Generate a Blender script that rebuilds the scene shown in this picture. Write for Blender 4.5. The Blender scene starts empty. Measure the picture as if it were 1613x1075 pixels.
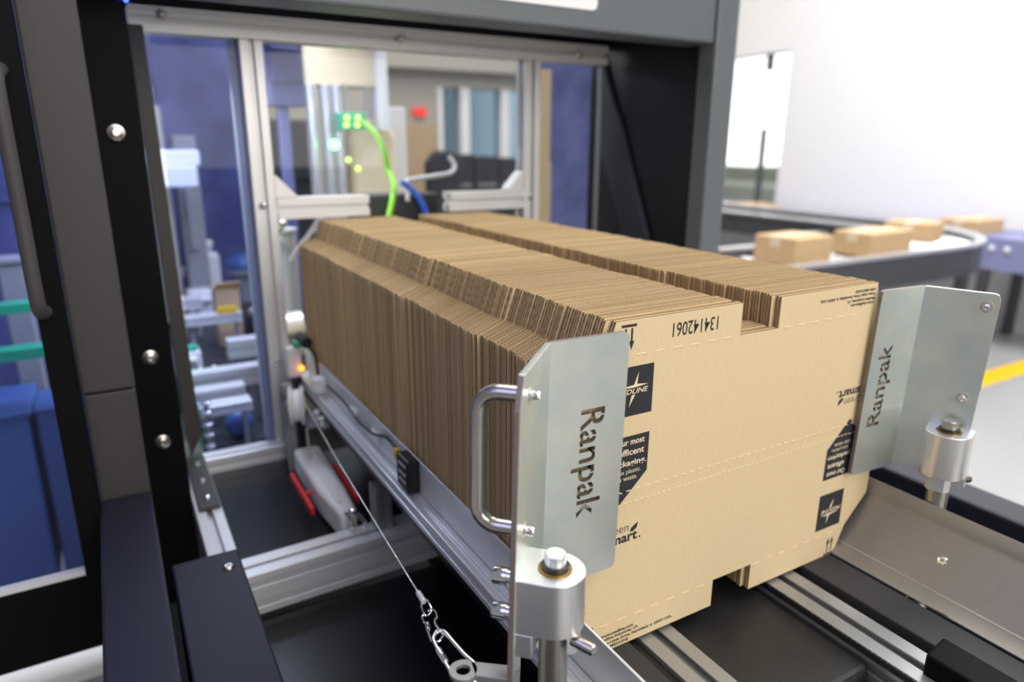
import bpy, bmesh, math, random
from mathutils import Vector, Matrix

random.seed(7)
PI = math.pi
SC = bpy.context.scene
COL = SC.collection

# ------------------------------------------------------------------ camera
cam_d = bpy.data.cameras.new('camera')
cam_d.sensor_width = 36.0
cam_d.lens = 1092.0 / 1613.0 * 36.0
cam_d.clip_start = 0.02
cam_d.clip_end = 200
cam_d.dof.use_dof = True
cam_d.dof.focus_distance = 0.72
cam_d.dof.aperture_fstop = 2.8
cam = bpy.data.objects.new('camera', cam_d)
COL.objects.link(cam)
cam.location = (0, 0, 1.40)
cam.matrix_world = Matrix.Translation((0, 0, 1.40)) @ (
    Matrix.Rotation(math.radians(-30.14), 4, 'Z') @ Matrix.Rotation(math.radians(74.0), 4, 'X') @ Matrix.Rotation(math.radians(0.28), 4, 'Z'))
SC.camera = cam

# ------------------------------------------------------------------ world, lights, exposure
SC.view_settings.view_transform = 'Standard'
SC.view_settings.look = 'None'
SC.view_settings.gamma = 1.0
SC.view_settings.use_curve_mapping = False
SC.view_settings.exposure = 0.0

w = bpy.data.worlds.new('world')
SC.world = w
w.use_nodes = True
# bright sky on the window side of the building, dim hall on the other
_nt = w.node_tree
_bg = _nt.nodes['Background']
_bg.inputs[0].default_value = (0.98, 0.98, 1.0, 1)
_tc = _nt.nodes.new('ShaderNodeTexCoord')
_dot = _nt.nodes.new('ShaderNodeVectorMath')
_dot.operation = 'DOT_PRODUCT'
_dot.inputs[1].default_value = (1.0, 0.15, 0.0)
_mr = _nt.nodes.new('ShaderNodeMapRange')
_mr.inputs['From Min'].default_value = 0.55
_mr.inputs['From Max'].default_value = 0.86
_mr.inputs['To Min'].default_value = 0.24
_mr.inputs['To Max'].default_value = 2.6
_nt.links.new(_tc.outputs['Generated'], _dot.inputs[0])
_nt.links.new(_dot.outputs['Value'], _mr.inputs['Value'])
_nt.links.new(_mr.outputs['Result'], _bg.inputs[1])


def area(name, loc, target, size, power, color=(1, 1, 1), sy=None, spread=None):
    d = bpy.data.lights.new(name, 'AREA')
    d.energy = power
    d.color = color
    d.size = size
    if sy:
        d.shape = 'RECTANGLE'
        d.size_y = sy
    if spread:
        d.spread = spread
    o = bpy.data.objects.new(name, d)
    COL.objects.link(o)
    o.location = loc
    o.rotation_euler = (Vector(target) - Vector(loc)).to_track_quat('-Z', 'Y').to_euler()
    return o


area('unseen_fill', (0.9, -2.5, 2.3), (0.65, 0.6, 1.0), 2.4, 86, (1.0, 0.96, 0.90))  # unseen front fill, added from the camera side to brighten the stack face
area('unseen_fill', (-1.3, -0.5, 2.7), (0.30, 0.95, 0.95), 1.4, 6, (1.0, 0.92, 0.82))  # unseen left fill, added for the guide sheet and the stack's left face
area('ceiling_light', (1.6, -0.6, 4.2), (0.7, 0.8, 1.0), 2.2, 62, (1.0, 0.95, 0.88))
area('ceiling_light', (0.9, 2.3, 4.3), (0.8, 1.4, 1.0), 1.6, 45, (1.0, 0.96, 0.9))
area('ceiling_light', (4.2, 2.0, 4.3), (4.4, 2.4, 0.6), 3.0, 230, (0.98, 0.98, 1.0))
area('ceiling_light', (3.0, 5.6, 4.6), (3.0, 7.0, 1.5), 2.0, 90, (1.0, 0.95, 0.86))  # added to brighten the dark back wall of the far room
area('machine_strip_light', (0.62, 2.25, 1.78), (0.5, 2.2, 0.8), 1.0, 5, (0.95, 0.98, 1.0), 0.5)
area('machine_bar_light', (0.20, 1.75, 1.55), (0.22, 1.9, 0.8), 0.22, 6.0, (0.95, 0.98, 1.0))
area('machine_blue_light', (0.10, 2.0, 1.72), (0.22, 2.9, 1.2), 0.25, 4.5, (0.20, 0.30, 1.0))
area('machine_blue_light', (-0.45, 1.75, 1.7), (-0.35, 2.0, 0.8), 0.3, 0.9, (0.35, 0.45, 1.0))
area('blue_strip_light', (-0.35, 0.25, 1.75), (0.2, 0.6, 0.9), 0.35, 1.1, (0.10, 0.16, 1.0))

# ------------------------------------------------------------------ materials
MATS = {}


def nd(nt, t, **kw):
    n = nt.nodes.new(t)
    for k, v in kw.items():
        if k in n.inputs:
            n.inputs[k].default_value = v
        else:
            setattr(n, k, v)
    return n


def mat(name, color, rough=0.5, metal=0.0, noise=None, nscale=20.0, color2=None, bump=0.0, bscale=200.0, emit=None,
        estr=0.0, coat=0.0, spec=0.5, stretch=None, rand=0.0):
    m = bpy.data.materials.new(name)
    m.use_nodes = True
    nt = m.node_tree
    b = nt.nodes['Principled BSDF']
    b.inputs['Base Color'].default_value = (*color, 1)
    b.inputs['Roughness'].default_value = rough
    b.inputs['Metallic'].default_value = metal
    b.inputs['Coat Weight'].default_value = coat
    b.inputs['Specular IOR Level'].default_value = spec
    tc = nt.nodes.new('ShaderNodeTexCoord')
    vec = tc.outputs['Object']
    if stretch:
        mp = nt.nodes.new('ShaderNodeMapping')
        mp.inputs['Scale'].default_value = stretch
        nt.links.new(vec, mp.inputs['Vector'])
        vec = mp.outputs['Vector']
    last = None
    if noise:
        n = nd(nt, 'ShaderNodeTexNoise', Scale=nscale, Detail=6.0, Roughness=0.6)
        nt.links.new(vec, n.inputs['Vector'])
        r = nt.nodes.new('ShaderNodeValToRGB')
        r.color_ramp.elements[0].position = 0.5 - noise
        r.color_ramp.elements[1].position = 0.5 + noise
        r.color_ramp.elements[0].color = (*color, 1)
        r.color_ramp.elements[1].color = (*(color2 or color), 1)
        nt.links.new(n.outputs['Fac'], r.inputs['Fac'])
        last = r.outputs['Color']
    if rand:
        oi = nt.nodes.new('ShaderNodeObjectInfo')
        mr = nd(nt, 'ShaderNodeMapRange')
        mr.inputs['To Min'].default_value = 1 - rand
        mr.inputs['To Max'].default_value = 1 + rand * 0.6
        nt.links.new(oi.outputs['Random'], mr.inputs['Value'])
        mx = nt.nodes.new('ShaderNodeVectorMath')
        mx.operation = 'SCALE'
        if last:
            nt.links.new(last, mx.inputs[0])
        else:
            mx.inputs[0].default_value = color
        nt.links.new(mr.outputs['Result'], mx.inputs['Scale'])
        last = mx.outputs['Vector']
    if last:
        nt.links.new(last, b.inputs['Base Color'])
    if bump:
        n2 = nd(nt, 'ShaderNodeTexNoise', Scale=bscale, Detail=4.0)
        nt.links.new(vec, n2.inputs['Vector'])
        bp = nd(nt, 'ShaderNodeBump', Strength=bump, Distance=0.001)
        nt.links.new(n2.outputs['Fac'], bp.inputs['Height'])
        nt.links.new(bp.outputs['Normal'], b.inputs['Normal'])
    if emit:
        b.inputs['Emission Color'].default_value = (*emit, 1)
        b.inputs['Emission Strength'].default_value = estr
    MATS[name] = m
    return m


def glass_mat(name, tint, refl=1.0, rough=0.0, ior=1.45):
    m = bpy.data.materials.new(name)
    m.use_nodes = True
    nt = m.node_tree
    nt.nodes.remove(nt.nodes['Principled BSDF'])
    out = nt.nodes['Material Output']
    tr = nt.nodes.new('ShaderNodeBsdfTransparent')
    tr.inputs[0].default_value = (*tint, 1)
    gl = nt.nodes.new('ShaderNodeBsdfGlossy')
    gl.inputs['Roughness'].default_value = rough
    fr = nd(nt, 'ShaderNodeFresnel', IOR=ior)
    mu = nt.nodes.new('ShaderNodeMath')
    mu.operation = 'MULTIPLY'
    mu.inputs[1].default_value = refl
    mx = nt.nodes.new('ShaderNodeMixShader')
    nt.links.new(fr.outputs[0], mu.inputs[0])
    nt.links.new(mu.outputs[0], mx.inputs[0])
    nt.links.new(tr.outputs[0], mx.inputs[1])
    nt.links.new(gl.outputs[0], mx.inputs[2])
    nt.links.new(mx.outputs[0], out.inputs['Surface'])
    MATS[name] = m
    return m


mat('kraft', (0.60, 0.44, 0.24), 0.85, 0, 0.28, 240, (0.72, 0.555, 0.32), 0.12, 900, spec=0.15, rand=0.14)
mat('fluting', (0.38, 0.265, 0.14), 0.9, spec=0.1, rand=0.14)
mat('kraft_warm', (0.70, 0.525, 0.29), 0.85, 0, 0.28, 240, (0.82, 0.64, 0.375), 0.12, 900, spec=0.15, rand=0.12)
mat('kraft_face', (0.65, 0.505, 0.30), 0.8, 0, 0.3, 300, (0.71, 0.57, 0.355), 0.10, 1100, spec=0.25, stretch=(1, 1, 0.25))
mat('kraft_crease', (0.73, 0.585, 0.36), 0.85, spec=0.2)
mat('kraft_box', (0.60, 0.40, 0.22), 0.8, 0, 0.3, 20, (0.66, 0.46, 0.26), spec=0.2)
mat('kraft_pale', (0.78, 0.66, 0.47), 0.8, spec=0.2)
mat('ink', (0.028, 0.028, 0.032), 0.75, 0, 0.3, 600, (0.04, 0.04, 0.045), spec=0.2)
mat('zinc', (0.62, 0.71, 0.70), 0.33, 0.80, 0.20, 15, (0.80, 0.81, 0.73), 0.05, 300)
mat('zinc_edge', (0.24, 0.20, 0.18), 0.5, 0.4)
mat('machined', (0.77, 0.77, 0.77), 0.33, 0.85, 0.3, 40, (0.84, 0.84, 0.83), 0.05, 200, stretch=(1, 1, 12))
mat('anodised', (0.72, 0.73, 0.77), 0.32, 0.35, 0.3, 30, (0.76, 0.77, 0.79), 0.02, 400)
mat('anodised_dull', (0.40, 0.41, 0.42), 0.42, 0.7)
mat('profile_white', (0.76, 0.75, 0.74), 0.38, 0.35)
mat('guard_sheet', (0.30, 0.285, 0.27), 0.42, 0.6, 0.3, 60, (0.33, 0.315, 0.30), 0.06, 700)
mat('chrome', (0.86, 0.87, 0.9), 0.10, 1.0)
mat('pin_steel', (0.66, 0.69, 0.68), 0.30, 0.7)
mat('steel', (0.60, 0.56, 0.53), 0.24, 1.0, 0.3, 40, (0.52, 0.48, 0.46))
mat('shaft', (0.50, 0.48, 0.43), 0.33, 0.9)
mat('bronze', (0.42, 0.26, 0.07), 0.40, 0.8, 0.3, 60, (0.10, 0.06, 0.02))
mat('rust', (0.42, 0.33, 0.20), 0.7, 0.2, 0.3, 500, (0.55, 0.50, 0.40))
mat('black_grease', (0.015, 0.013, 0.012), 0.3)
mat('powder', (0.050, 0.045, 0.045), 0.50, 0, 0.3, 300, (0.060, 0.054, 0.054), 0.25, 1600, spec=0.35)
mat('powder_blue_lit', (0.012, 0.013, 0.026), 0.45, 0, 0.3, 300, (0.017, 0.018, 0.033), 0.25, 1600, spec=0.25)  # black powder coat with the blue lamp light put into its colour
mat('gusset_navy', (0.030, 0.032, 0.050), 0.45, spec=0.3)
mat('powder_header', (0.125, 0.142, 0.155), 0.40, 0, 0.3, 30, (0.14, 0.157, 0.17), 0.2, 1600, spec=0.4)
mat('black_panel', (0.006, 0.006, 0.009), 0.30, bump=0.06, bscale=300, spec=0.3)
mat('black_matte', (0.003, 0.003, 0.0035), 0.6, spec=0.1)
mat('belt', (0.022, 0.022, 0.025), 0.55, 0, 0.3, 500, (0.034, 0.034, 0.038), 0.5, 1400)
mat('belt_wide', (0.012, 0.012, 0.013), 0.42, 0, 0.3, 60, (0.020, 0.020, 0.022), 0.3, 1200)
mat('rubber', (0.010, 0.010, 0.011), 0.6)
mat('white_plastic', (0.80, 0.80, 0.80), 0.35)
mat('white_paint', (0.86, 0.86, 0.87), 0.5)
mat('yellow_plastic', (0.85, 0.55, 0.03), 0.4)
mat('orange_led', (1.0, 0.3, 0.02), 0.4, emit=(1.0, 0.28, 0.02), estr=4)
mat('green_led', (0.1, 1.0, 0.3), 0.4, emit=(0.15, 1.0, 0.35), estr=7)
mat('lime_led', (0.5, 1.0, 0.1), 0.4, emit=(0.55, 0.9, 0.10), estr=3)
mat('blue_led', (0.05, 0.1, 1.0), 0.4, emit=(0.03, 0.08, 1.0), estr=6)
mat('red_plastic', (0.75, 0.03, 0.03), 0.4)
mat('red_sign', (0.8, 0.05, 0.04), 0.4, emit=(0.8, 0.04, 0.03), estr=0.6)
mat('green_plastic', (0.03, 0.42, 0.26), 0.4)
mat('lime_hose', (0.30, 0.75, 0.06), 0.35)
mat('blue_hose', (0.03, 0.12, 0.60), 0.35)
mat('blue_plastic', (0.06, 0.12, 0.34), 0.4)
mat('grey_cable', (0.62, 0.62, 0.62), 0.4)
mat('cable_black', (0.015, 0.015, 0.017), 0.45)
mat('wire', (0.80, 0.78, 0.77), 0.3, 0.8, bump=0.4, bscale=900)
mat('navy_glow_mottle', (0.018, 0.026, 0.11), 0.4, 0, 0.20, 3.2, (0.13, 0.15, 0.34))  # blotchy blue reflections of the left pane, painted as colour noise
mat('interior_grey', (0.30, 0.31, 0.33), 0.5)
mat('interior_dark', (0.02, 0.022, 0.03), 0.45)
mat('sensor_text', (0.75, 0.75, 0.75), 0.5)
mat('wall_white', (0.90, 0.90, 0.91), 0.7, 0, 0.3, 0.5, (0.92, 0.92, 0.93))
mat('wall_beige', (0.40, 0.385, 0.34), 0.8, 0, 0.3, 0.4, (0.43, 0.41, 0.365))
mat('wall_grey', (0.22, 0.23, 0.22), 0.8)
mat('ceiling_mat', (0.46, 0.45, 0.41), 0.8)
mat('door_tan', (0.45, 0.33, 0.20), 0.5, 0, 0.3, 3, (0.50, 0.37, 0.23))
mat('floor_mat', (0.40, 0.40, 0.395), 0.22, 0, 0.35, 0.9, (0.47, 0.465, 0.455), 0.03, 30)
mat('floor_yellow', (0.92, 0.60, 0.01), 0.4)
mat('conveyor_dark', (0.085, 0.09, 0.10), 0.35, 0.3)
mat('conveyor_blue', (0.26, 0.28, 0.50), 0.4)
mat('roller', (0.72, 0.73, 0.75), 0.25, 0.7)
mat('landscape', (0.62, 0.72, 0.55), 0.9, 0, 0.3, 0.6, (0.80, 0.85, 0.80))
glass_mat('pane_glass', (0.90, 0.91, 0.92), 0.4)
glass_mat('pane_blue', (0.78, 0.82, 0.95), 0.3)
glass_mat('window_glass', (0.97, 0.98, 0.98), 0.5)
glass_mat('window_tint', (0.66, 0.80, 0.87), 0.5)

# ------------------------------------------------------------------ mesh helpers
WL = {}


class MB:
    def __init__(self):
        self.v = []
        self.f = []
        self.m = []

    def add(self, vs, fs, mi=0):
        o = len(self.v)
        self.v += [tuple(p) for p in vs]
        self.f += [tuple(i + o for i in q) for q in fs]
        self.m += [mi] * len(fs)

    def box(self, a, b, mi=0):
        x0, y0, z0 = a
        x1, y1, z1 = b
        self.hexa([(x0, y0, z0), (x1, y0, z0), (x1, y1, z0), (x0, y1, z0)], [(x0, y0, z1), (x1, y0, z1), (x1, y1, z1), (x0, y1, z1)], mi)

    def hexa(self, lo, hi, mi=0):
        n = len(lo)
        fs = [tuple(reversed(range(n))), tuple(range(n, 2 * n))]
        fs += [(i, (i + 1) % n, n + (i + 1) % n, n + i) for i in range(n)]
        self.add(list(lo) + list(hi), fs, mi)

    def prism(self, pts, d, mi=0):
        d = Vector(d)
        lo = [Vector(p) for p in pts]
        self.hexa(lo, [p + d for p in lo], mi)

    def cyl(self, p0, p1, r0, r1=None, n=20, mi=0, caps=True):
        p0 = Vector(p0)
        p1 = Vector(p1)
        r1 = r0 if r1 is None else r1
        a, b = frame((p1 - p0).normalized())
        lo = [p0 + (a * math.cos(2 * PI * i / n) + b * math.sin(2 * PI * i / n)) * r0 for i in range(n)]
        hi = [p1 + (a * math.cos(2 * PI * i / n) + b * math.sin(2 * PI * i / n)) * r1 for i in range(n)]
        fs = [(i, (i + 1) % n, n + (i + 1) % n, n + i) for i in range(n)]
        if caps:
            fs += [tuple(reversed(range(n))), tuple(range(n, 2 * n))]
        self.add(lo + hi, fs, mi)

    def lathe(self, p0, axis, prof, n=24, mi=0):
        """prof: list of (distance along the axis, radius)"""
        p0 = Vector(p0)
        ax = Vector(axis).normalized()
        a, b = frame(ax)
        vs = []
        for t, r in prof:
            vs += [p0 + ax * t + (a * math.cos(2 * PI * i / n) + b * math.sin(2 * PI * i / n)) * r for i in range(n)]
        fs = []
        for k in range(len(prof) - 1):
            fs += [(k * n + i, k * n + (i + 1) % n, (k + 1) * n + (i + 1) % n, (k + 1) * n + i) for i in range(n)]
        fs.append(tuple(reversed(range(n))))
        fs.append(tuple(range((len(prof) - 1) * n, len(prof) * n)))
        self.add(vs, fs, mi)

    def tube(self, path, r, n=10, mi=0, closed=False):
        P = [Vector(p) for p in path]
        N = len(P)
        rr = r if isinstance(r, (list, tuple)) else [r] * N
        vs = []
        prev = None
        for i, p in enumerate(P):
            if closed:
                t = (P[(i + 1) % N] - P[i - 1]).normalized()
            else:
                t = (P[min(i + 1, N - 1)] - P[max(i - 1, 0)]).normalized()
            if prev is None:
                a, b = frame(t)
            else:
                a = (prev - t * prev.dot(t)).normalized()
                b = t.cross(a)
            prev = a
            vs += [p + (a * math.cos(2 * PI * k / n) + b * math.sin(2 * PI * k / n)) * rr[i] for k in range(n)]
        fs = []
        for i in range(N if closed else N - 1):
            j = (i + 1) % N
            fs += [(i * n + k, i * n + (k + 1) % n, j * n + (k + 1) % n, j * n + k) for k in range(n)]
        if not closed:
            fs += [tuple(reversed(range(n))), tuple(range((N - 1) * n, N * n))]
        self.add(vs, fs, mi)

    def ball(self, c, r, mi=0, n=12, sq=(1, 1, 1)):
        c = Vector(c)
        vs = [c + Vector((0, 0, -r * sq[2]))]
        m = n // 2
        for j in range(1, m):
            th = -PI / 2 + PI * j / m
            vs += [c + Vector((math.cos(th) * math.cos(2 * PI * i / n) * r * sq[0], math.cos(th) * math.sin(2 * PI * i / n) * r * sq[1], math.sin(th) * r * sq[2])) for i in range(n)]
        vs.append(c + Vector((0, 0, r * sq[2])))
        fs = [(0, 1 + (i + 1) % n, 1 + i) for i in range(n)]
        for j in range(m - 2):
            fs += [(1 + j * n + i, 1 + j * n + (i + 1) % n, 1 + (j + 1) * n + (i + 1) % n, 1 + (j + 1) * n + i) for i in range(n)]
        o = 1 + (m - 2) * n
        fs += [(o + i, o + (i + 1) % n, len(vs) - 1) for i in range(n)]
        self.add(vs, fs, mi)

    def profile(self, p0, p1, w, h, side, up, nw=1, nh=1, slot=0.010, depth=0.012, mi=0):
        """slotted aluminium extrusion from p0 to p1 (axis through the section's centre)"""
        sec = slot_section(w, h, nw, nh, slot, depth)
        p0 = Vector(p0)
        p1 = Vector(p1)
        side = Vector(side).normalized()
        up = Vector(up).normalized()
        lo = [p0 + side * a + up * b for a, b in sec]
        hi = [p1 + side * a + up * b for a, b in sec]
        self.hexa(lo, hi, mi)

    def build(self, name, m, parent=None, bevel=0.0, smooth=False, kind=None, label=None, cat=None, group=None, seg=2, ang=35, origin=None):
        ms = m if isinstance(m, (list, tuple)) else [m]
        me = bpy.data.meshes.new(name)
        if parent is not None:
            off = WL[parent.name]
        elif origin is not None:
            off = Vector(origin)
        else:
            xs = [p[0] for p in self.v]
            ys = [p[1] for p in self.v]
            zs = [p[2] for p in self.v]
            off = Vector(((min(xs) + max(xs)) / 2, (min(ys) + max(ys)) / 2, min(zs)))
        me.from_pydata([(p[0] - off[0], p[1] - off[1], p[2] - off[2]) for p in self.v], [], self.f)
        for x in ms:
            me.materials.append(MATS[x])
        me.polygons.foreach_set('material_index', self.m)
        bm = bmesh.new()
        bm.from_mesh(me)
        bmesh.ops.recalc_face_normals(bm, faces=bm.faces)
        bm.to_mesh(me)
        bm.free()
        if smooth:
            me.polygons.foreach_set('use_smooth', [True] * len(me.polygons))
            try:
                me.set_sharp_from_angle(angle=math.radians(40))
            except Exception:
                pass
        o = bpy.data.objects.new(name, me)
        COL.objects.link(o)
        if parent is not None:
            o.parent = parent
        else:
            o.location = off
        WL[o.name] = Vector(off)
        if bevel:
            md = o.modifiers.new('edge', 'BEVEL')
            md.width = bevel
            md.segments = seg
            md.limit_method = 'ANGLE'
            md.angle_limit = math.radians(ang)
            md.harden_normals = False
        tag(o, label, cat, group, kind)
        return o


def frame(t):
    up = Vector((0, 0, 1)) if abs(t.z) < 0.9 else Vector((1, 0, 0))
    a = t.cross(up).normalized()
    return a, t.cross(a)


def slot_section(w, h, nw, nh, s, d):
    pts = []

    def side(n, L, p, dr, nin):
        # walk from p along dr over length L, cutting n slots inward
        for k in range(n):
            c = L * (k + 0.5) / n
            dd = min(d, (min(w, h) / 2 - s) * .9)
            if dd > .004 and L / n > 2.4 * s:
                cut = ((c - s / 2, 0), (c - s / 2, .0025), (c - s, .0025), (c - s, dd), (c + s, dd), (c + s, .0025), (c + s / 2, .0025), (c + s / 2, 0))
            else:
                cut = ((c - s / 2, 0), (c - s / 2, d), (c + s / 2, d), (c + s / 2, 0))
            for t, q in cut:
                pts.append((p[0] + dr[0] * t + nin[0] * q, p[1] + dr[1] * t + nin[1] * q))

    pts.append((-w / 2, -h / 2))
    side(nw, w, (-w / 2, -h / 2), (1, 0), (0, 1))
    pts.append((w / 2, -h / 2))
    side(nh, h, (w / 2, -h / 2), (0, 1), (-1, 0))
    pts.append((w / 2, h / 2))
    side(nw, w, (w / 2, h / 2), (-1, 0), (0, -1))
    pts.append((-w / 2, h / 2))
    side(nh, h, (-w / 2, h / 2), (0, -1), (1, 0))
    return pts


def tag(o, label=None, cat=None, group=None, kind=None):
    if label:
        o['label'] = label
    if cat:
        o['category'] = cat
    if group:
        o['group'] = group
    if kind:
        o['kind'] = kind
    return o


def thing(name, label, cat, loc, group=None):
    o = bpy.data.objects.new(name, None)
    COL.objects.link(o)
    o.location = loc
    o.empty_display_size = 0.05
    WL[o.name] = Vector(loc)
    return tag(o, label, cat, group)


def smooth_path(pts, n=8):
    """Catmull-Rom through the points"""
    P = [Vector(p) for p in pts]
    P = [P[0] * 2 - P[1]] + P + [P[-1] * 2 - P[-2]]
    out = []
    for i in range(1, len(P) - 2):
        for k in range(n):
            t = k / n
            a, b, c, d = P[i - 1], P[i], P[i + 1], P[i + 2]
            out.append(0.5 * ((2 * b) + (c - a) * t + (2 * a - 5 * b + 4 * c - d) * t * t + (3 * b - a - 3 * c + d) * t ** 3))
    out.append(P[-2])
    return out


def text_curve(s, extrude=0.0, off=0.0, res=6):
    cu = bpy.data.curves.new('lettering', 'FONT')
    cu.body = s
    cu.size = 1.0
    cu.resolution_u = res
    cu.offset = off
    o = bpy.data.objects.new('lettering', cu)
    COL.objects.link(o)
    return cu, o


def text_faces(s, off=0.0, res=3):
    """filled 2-D lettering, normalised to the box 0..1 x 0..1 -> verts, faces"""
    cu, o = text_curve(s, off=off, res=res)
    dg = bpy.context.evaluated_depsgraph_get()
    dg.update()
    me = bpy.data.meshes.new_from_object(o.evaluated_get(dg))
    vs = [(v.co.x, v.co.y) for v in me.vertices]
    fs = [tuple(p.vertices) for p in me.polygons]
    bpy.data.objects.remove(o)
    bpy.data.curves.remove(cu)
    bpy.data.meshes.remove(me)
    x0 = min(v[0] for v in vs)
    x1 = max(v[0] for v in vs)
    y0 = min(v[1] for v in vs)
    y1 = max(v[1] for v in vs)
    return [((x - x0) / (x1 - x0), (y - y0) / (y1 - y0)) for x, y in vs], fs


def put_text(mb, s, x0, x1, z0, z1, y, mi, rot=None, off=0.0, shear=0.0):
    """lettering filling a box on a plane y=const seen from -y; rot = centre of a half turn"""
    vs, fs = text_faces(s, off)
    out = []
    for u, v in vs:
        x = x0 + (x1 - x0) * u + shear * (z1 - z0) * v
        z = z0 + (z1 - z0) * v
        if rot:
            x, z = 2 * rot[0] - x, 2 * rot[1] - z
        out.append((x, y, z))
    mb.add(out, fs, mi)


# ================================================================== the room
def struct(mb, name, m, **kw):
    return mb.build(name, m, kind='structure', **kw)


b = MB()
b.box((-5, -8, -0.05), (6.3, 9.2, 0))
struct(b, 'floor', 'floor_mat')

# right wall with one tall window opening  (y 4.98 .. 5.75+, z 0.78 .. 2.28)
WX = 6.0
b = MB()
b.box((WX, -8, 0), (WX + 0.2, 4.94, 5.0))
b.box((WX, 4.94, 0), (WX + 0.2, 6.3, 0.76))
b.box((WX, 4.94, 2.28), (WX + 0.2, 6.3, 5.0))
b.box((WX, 6.3, 0), (WX + 0.2, 9.2, 5.0))
struct(b, 'wall_right', 'wall_white')
win = MB()
win.box((WX + 0.09, 4.94, 0.76), (WX + 0.10, 6.3, 2.28))
wo = struct(win, 'window_1', 'window_glass')
b = MB()
b.box((WX + 0.05, 5.24, 2.12), (WX + 0.13, 5.27, 2.28))
b.box((WX + 0.05, 5.24, 0.76), (WX + 0.13, 5.255, 1.55))
b.build('window_catch', 'conveyor_dark', wo)
# back wall with three window bays and a tan door
BY = 8.0
b = MB()
bays = [(3.66, 3.90), (4.02, 4.46), (4.58, 5.0)]
zb, zt = 1.20, 2.03
b.box((-3, BY, 0), (3.66, BY + 0.2, 5))
b.box((3.66, BY, 0), (5.0, BY + 0.2, zb))
b.box((3.66, BY, zt), (5.0, BY + 0.2, 5))
b.box((5.0, BY, 0), (6.2, BY + 0.2, 5))
struct(b, 'wall_back', 'wall_beige')
for i, (xa, xb) in enumerate(bays):
    b = MB()
    b.box((xa, BY + 0.10, zb), (xb, BY + 0.11, zt))
    p = struct(b, 'window_%d' % (i + 2), 'window_tint')
    f = MB()
    f.box((xa - 0.12 if i else xa - 0.06, BY - 0.02, zb), (xa, BY + 0.16, zt))
    f.build('window_frame', 'white_paint', p)
b = MB()
b.box((2.9, BY - 0.25, 2.2), (5.6, BY, 3.1))
struct(b, 'trim_1', 'wall_beige')
b = MB()
b.box((3.16, BY - 0.06, 0), (3.56, BY, 1.60))
d = struct(b, 'door_1', 'door_tan')
b = MB()
b.cyl((3.50, BY - 0.11, 1.0), (3.50, BY - 0.06, 1.0), 0.02)
b.build('door_handle', 'chrome', d)
b = MB()
b.box((-3, 2.6, 5.0), (6.2, 9.2, 5.1))
struct(b, 'ceiling', 'ceiling_mat')
b = MB()
b.box((4.3, 1.98, 0), (7 - 1.01, 2.13, 0.002))
o = b.build('trim_2', 'floor_yellow', kind='structure')
o['label'] = 'yellow safety line painted on the grey floor'
b = MB()
b.box((13, -4, -0.2), (30, 22, 0.42))
b.box((16, 6, 0.42), (17, 18, 0.74))
struct(b, 'landscape', 'landscape')
b = MB()
sgn = MB()
sgn.box((3.28, BY - 0.06, 1.69), (3.43, BY, 1.785))
sgn.build('exit_sign', 'red_sign', label='small red exit sign on the far beige wall above the tan door', cat='sign')

# ================================================================== stack of corrugated blanks
CX, CZ, BZ = 0.608, 1.0472, 0.8588      # centre and foot of a blank
N_BOARD = 234
Y0, PITCH, T = 0.503, 0.0044, 0.0042
OUT = [(-.201, .1884), (-.0295, .1884), (-.0295, .1526), (.0315, .1526), (.0315, .1884), (.2075, .1884), (.2135, .150), (.2535, .136),
       (.2535, -.111), (.2137, -.150), (.197, -.1884), (.030, -.1884), (.030, -.1526), (-.035, -.1526), (-.035, -.1884), (-.2075, -.1884),
       (-.2135, -.150), (-.2490, -.137), (-.2490, .137), (-.214, .151)]


def span(u):
    """lowest and highest v of the outline at u"""
    hit = []
    n = len(OUT)
    for i in range(n):
        (a, va), (c, vc) = OUT[i], OUT[(i + 1) % n]
        if (a <= u < c) or (c <= u < a):
            hit.append(va + (vc - va) * (u - a) / (c - a))
    return (min(hit), max(hit)) if len(hit) >= 2 else None


def board_mb(phase, z_off, flute=0.0034, per=6):
    mb = MB()
    lt = 0.00042
    for ya, yb in ((0, lt), (T - lt, T)):
        mb.hexa([(u, ya, v + z_off) for u, v in OUT], [(u, yb, v + z_off) for u, v in OUT])
    du = flute / per
    n = int(0.5022 / du)
    amp = (T - 2 * lt) / 2 - 0.0003
    prev = None
    for i in range(n + 1):
        u = -0.2489 + i * du
        sp = span(u)
        if not sp:
            continue
        y = T / 2 + amp * math.sin(2 * PI * (i / per + phase))
        cur = [(u, y - .0003, sp[0] + z_off), (u, y - .0003, sp[1] + z_off), (u, y + .0003, sp[1] + z_off), (u, y + .0003, sp[0] + z_off)]
        if prev:
            vs = prev + cur
            mb.add(vs, [(0, 1, 5, 4), (1, 2, 6, 5), (2, 3, 7, 6), (3, 0, 4, 7)], 4)
        prev = cur
    return mb


HB = CZ - BZ
GROUP = 'corrugated blanks in the stack'
# ---- the printed front blank
front = board_mb(0.1, CZ)
fv = [(x + CX, y + Y0, z) for x, y, z in front.v]
front.v = fv
YI = Y0 - 0.00012
YT = Y0 - 0.00024
ROT = (0.6085, 1.0455)


def poly(pts, mi, y=YI, rot=None):
    q = [(2 * rot[0] - x, 2 * rot[1] - z) if rot else (x, z) for x, z in pts]
    front.add([(x, y, z) for x, z in q], [tuple(range(len(q)))], mi)


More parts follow.
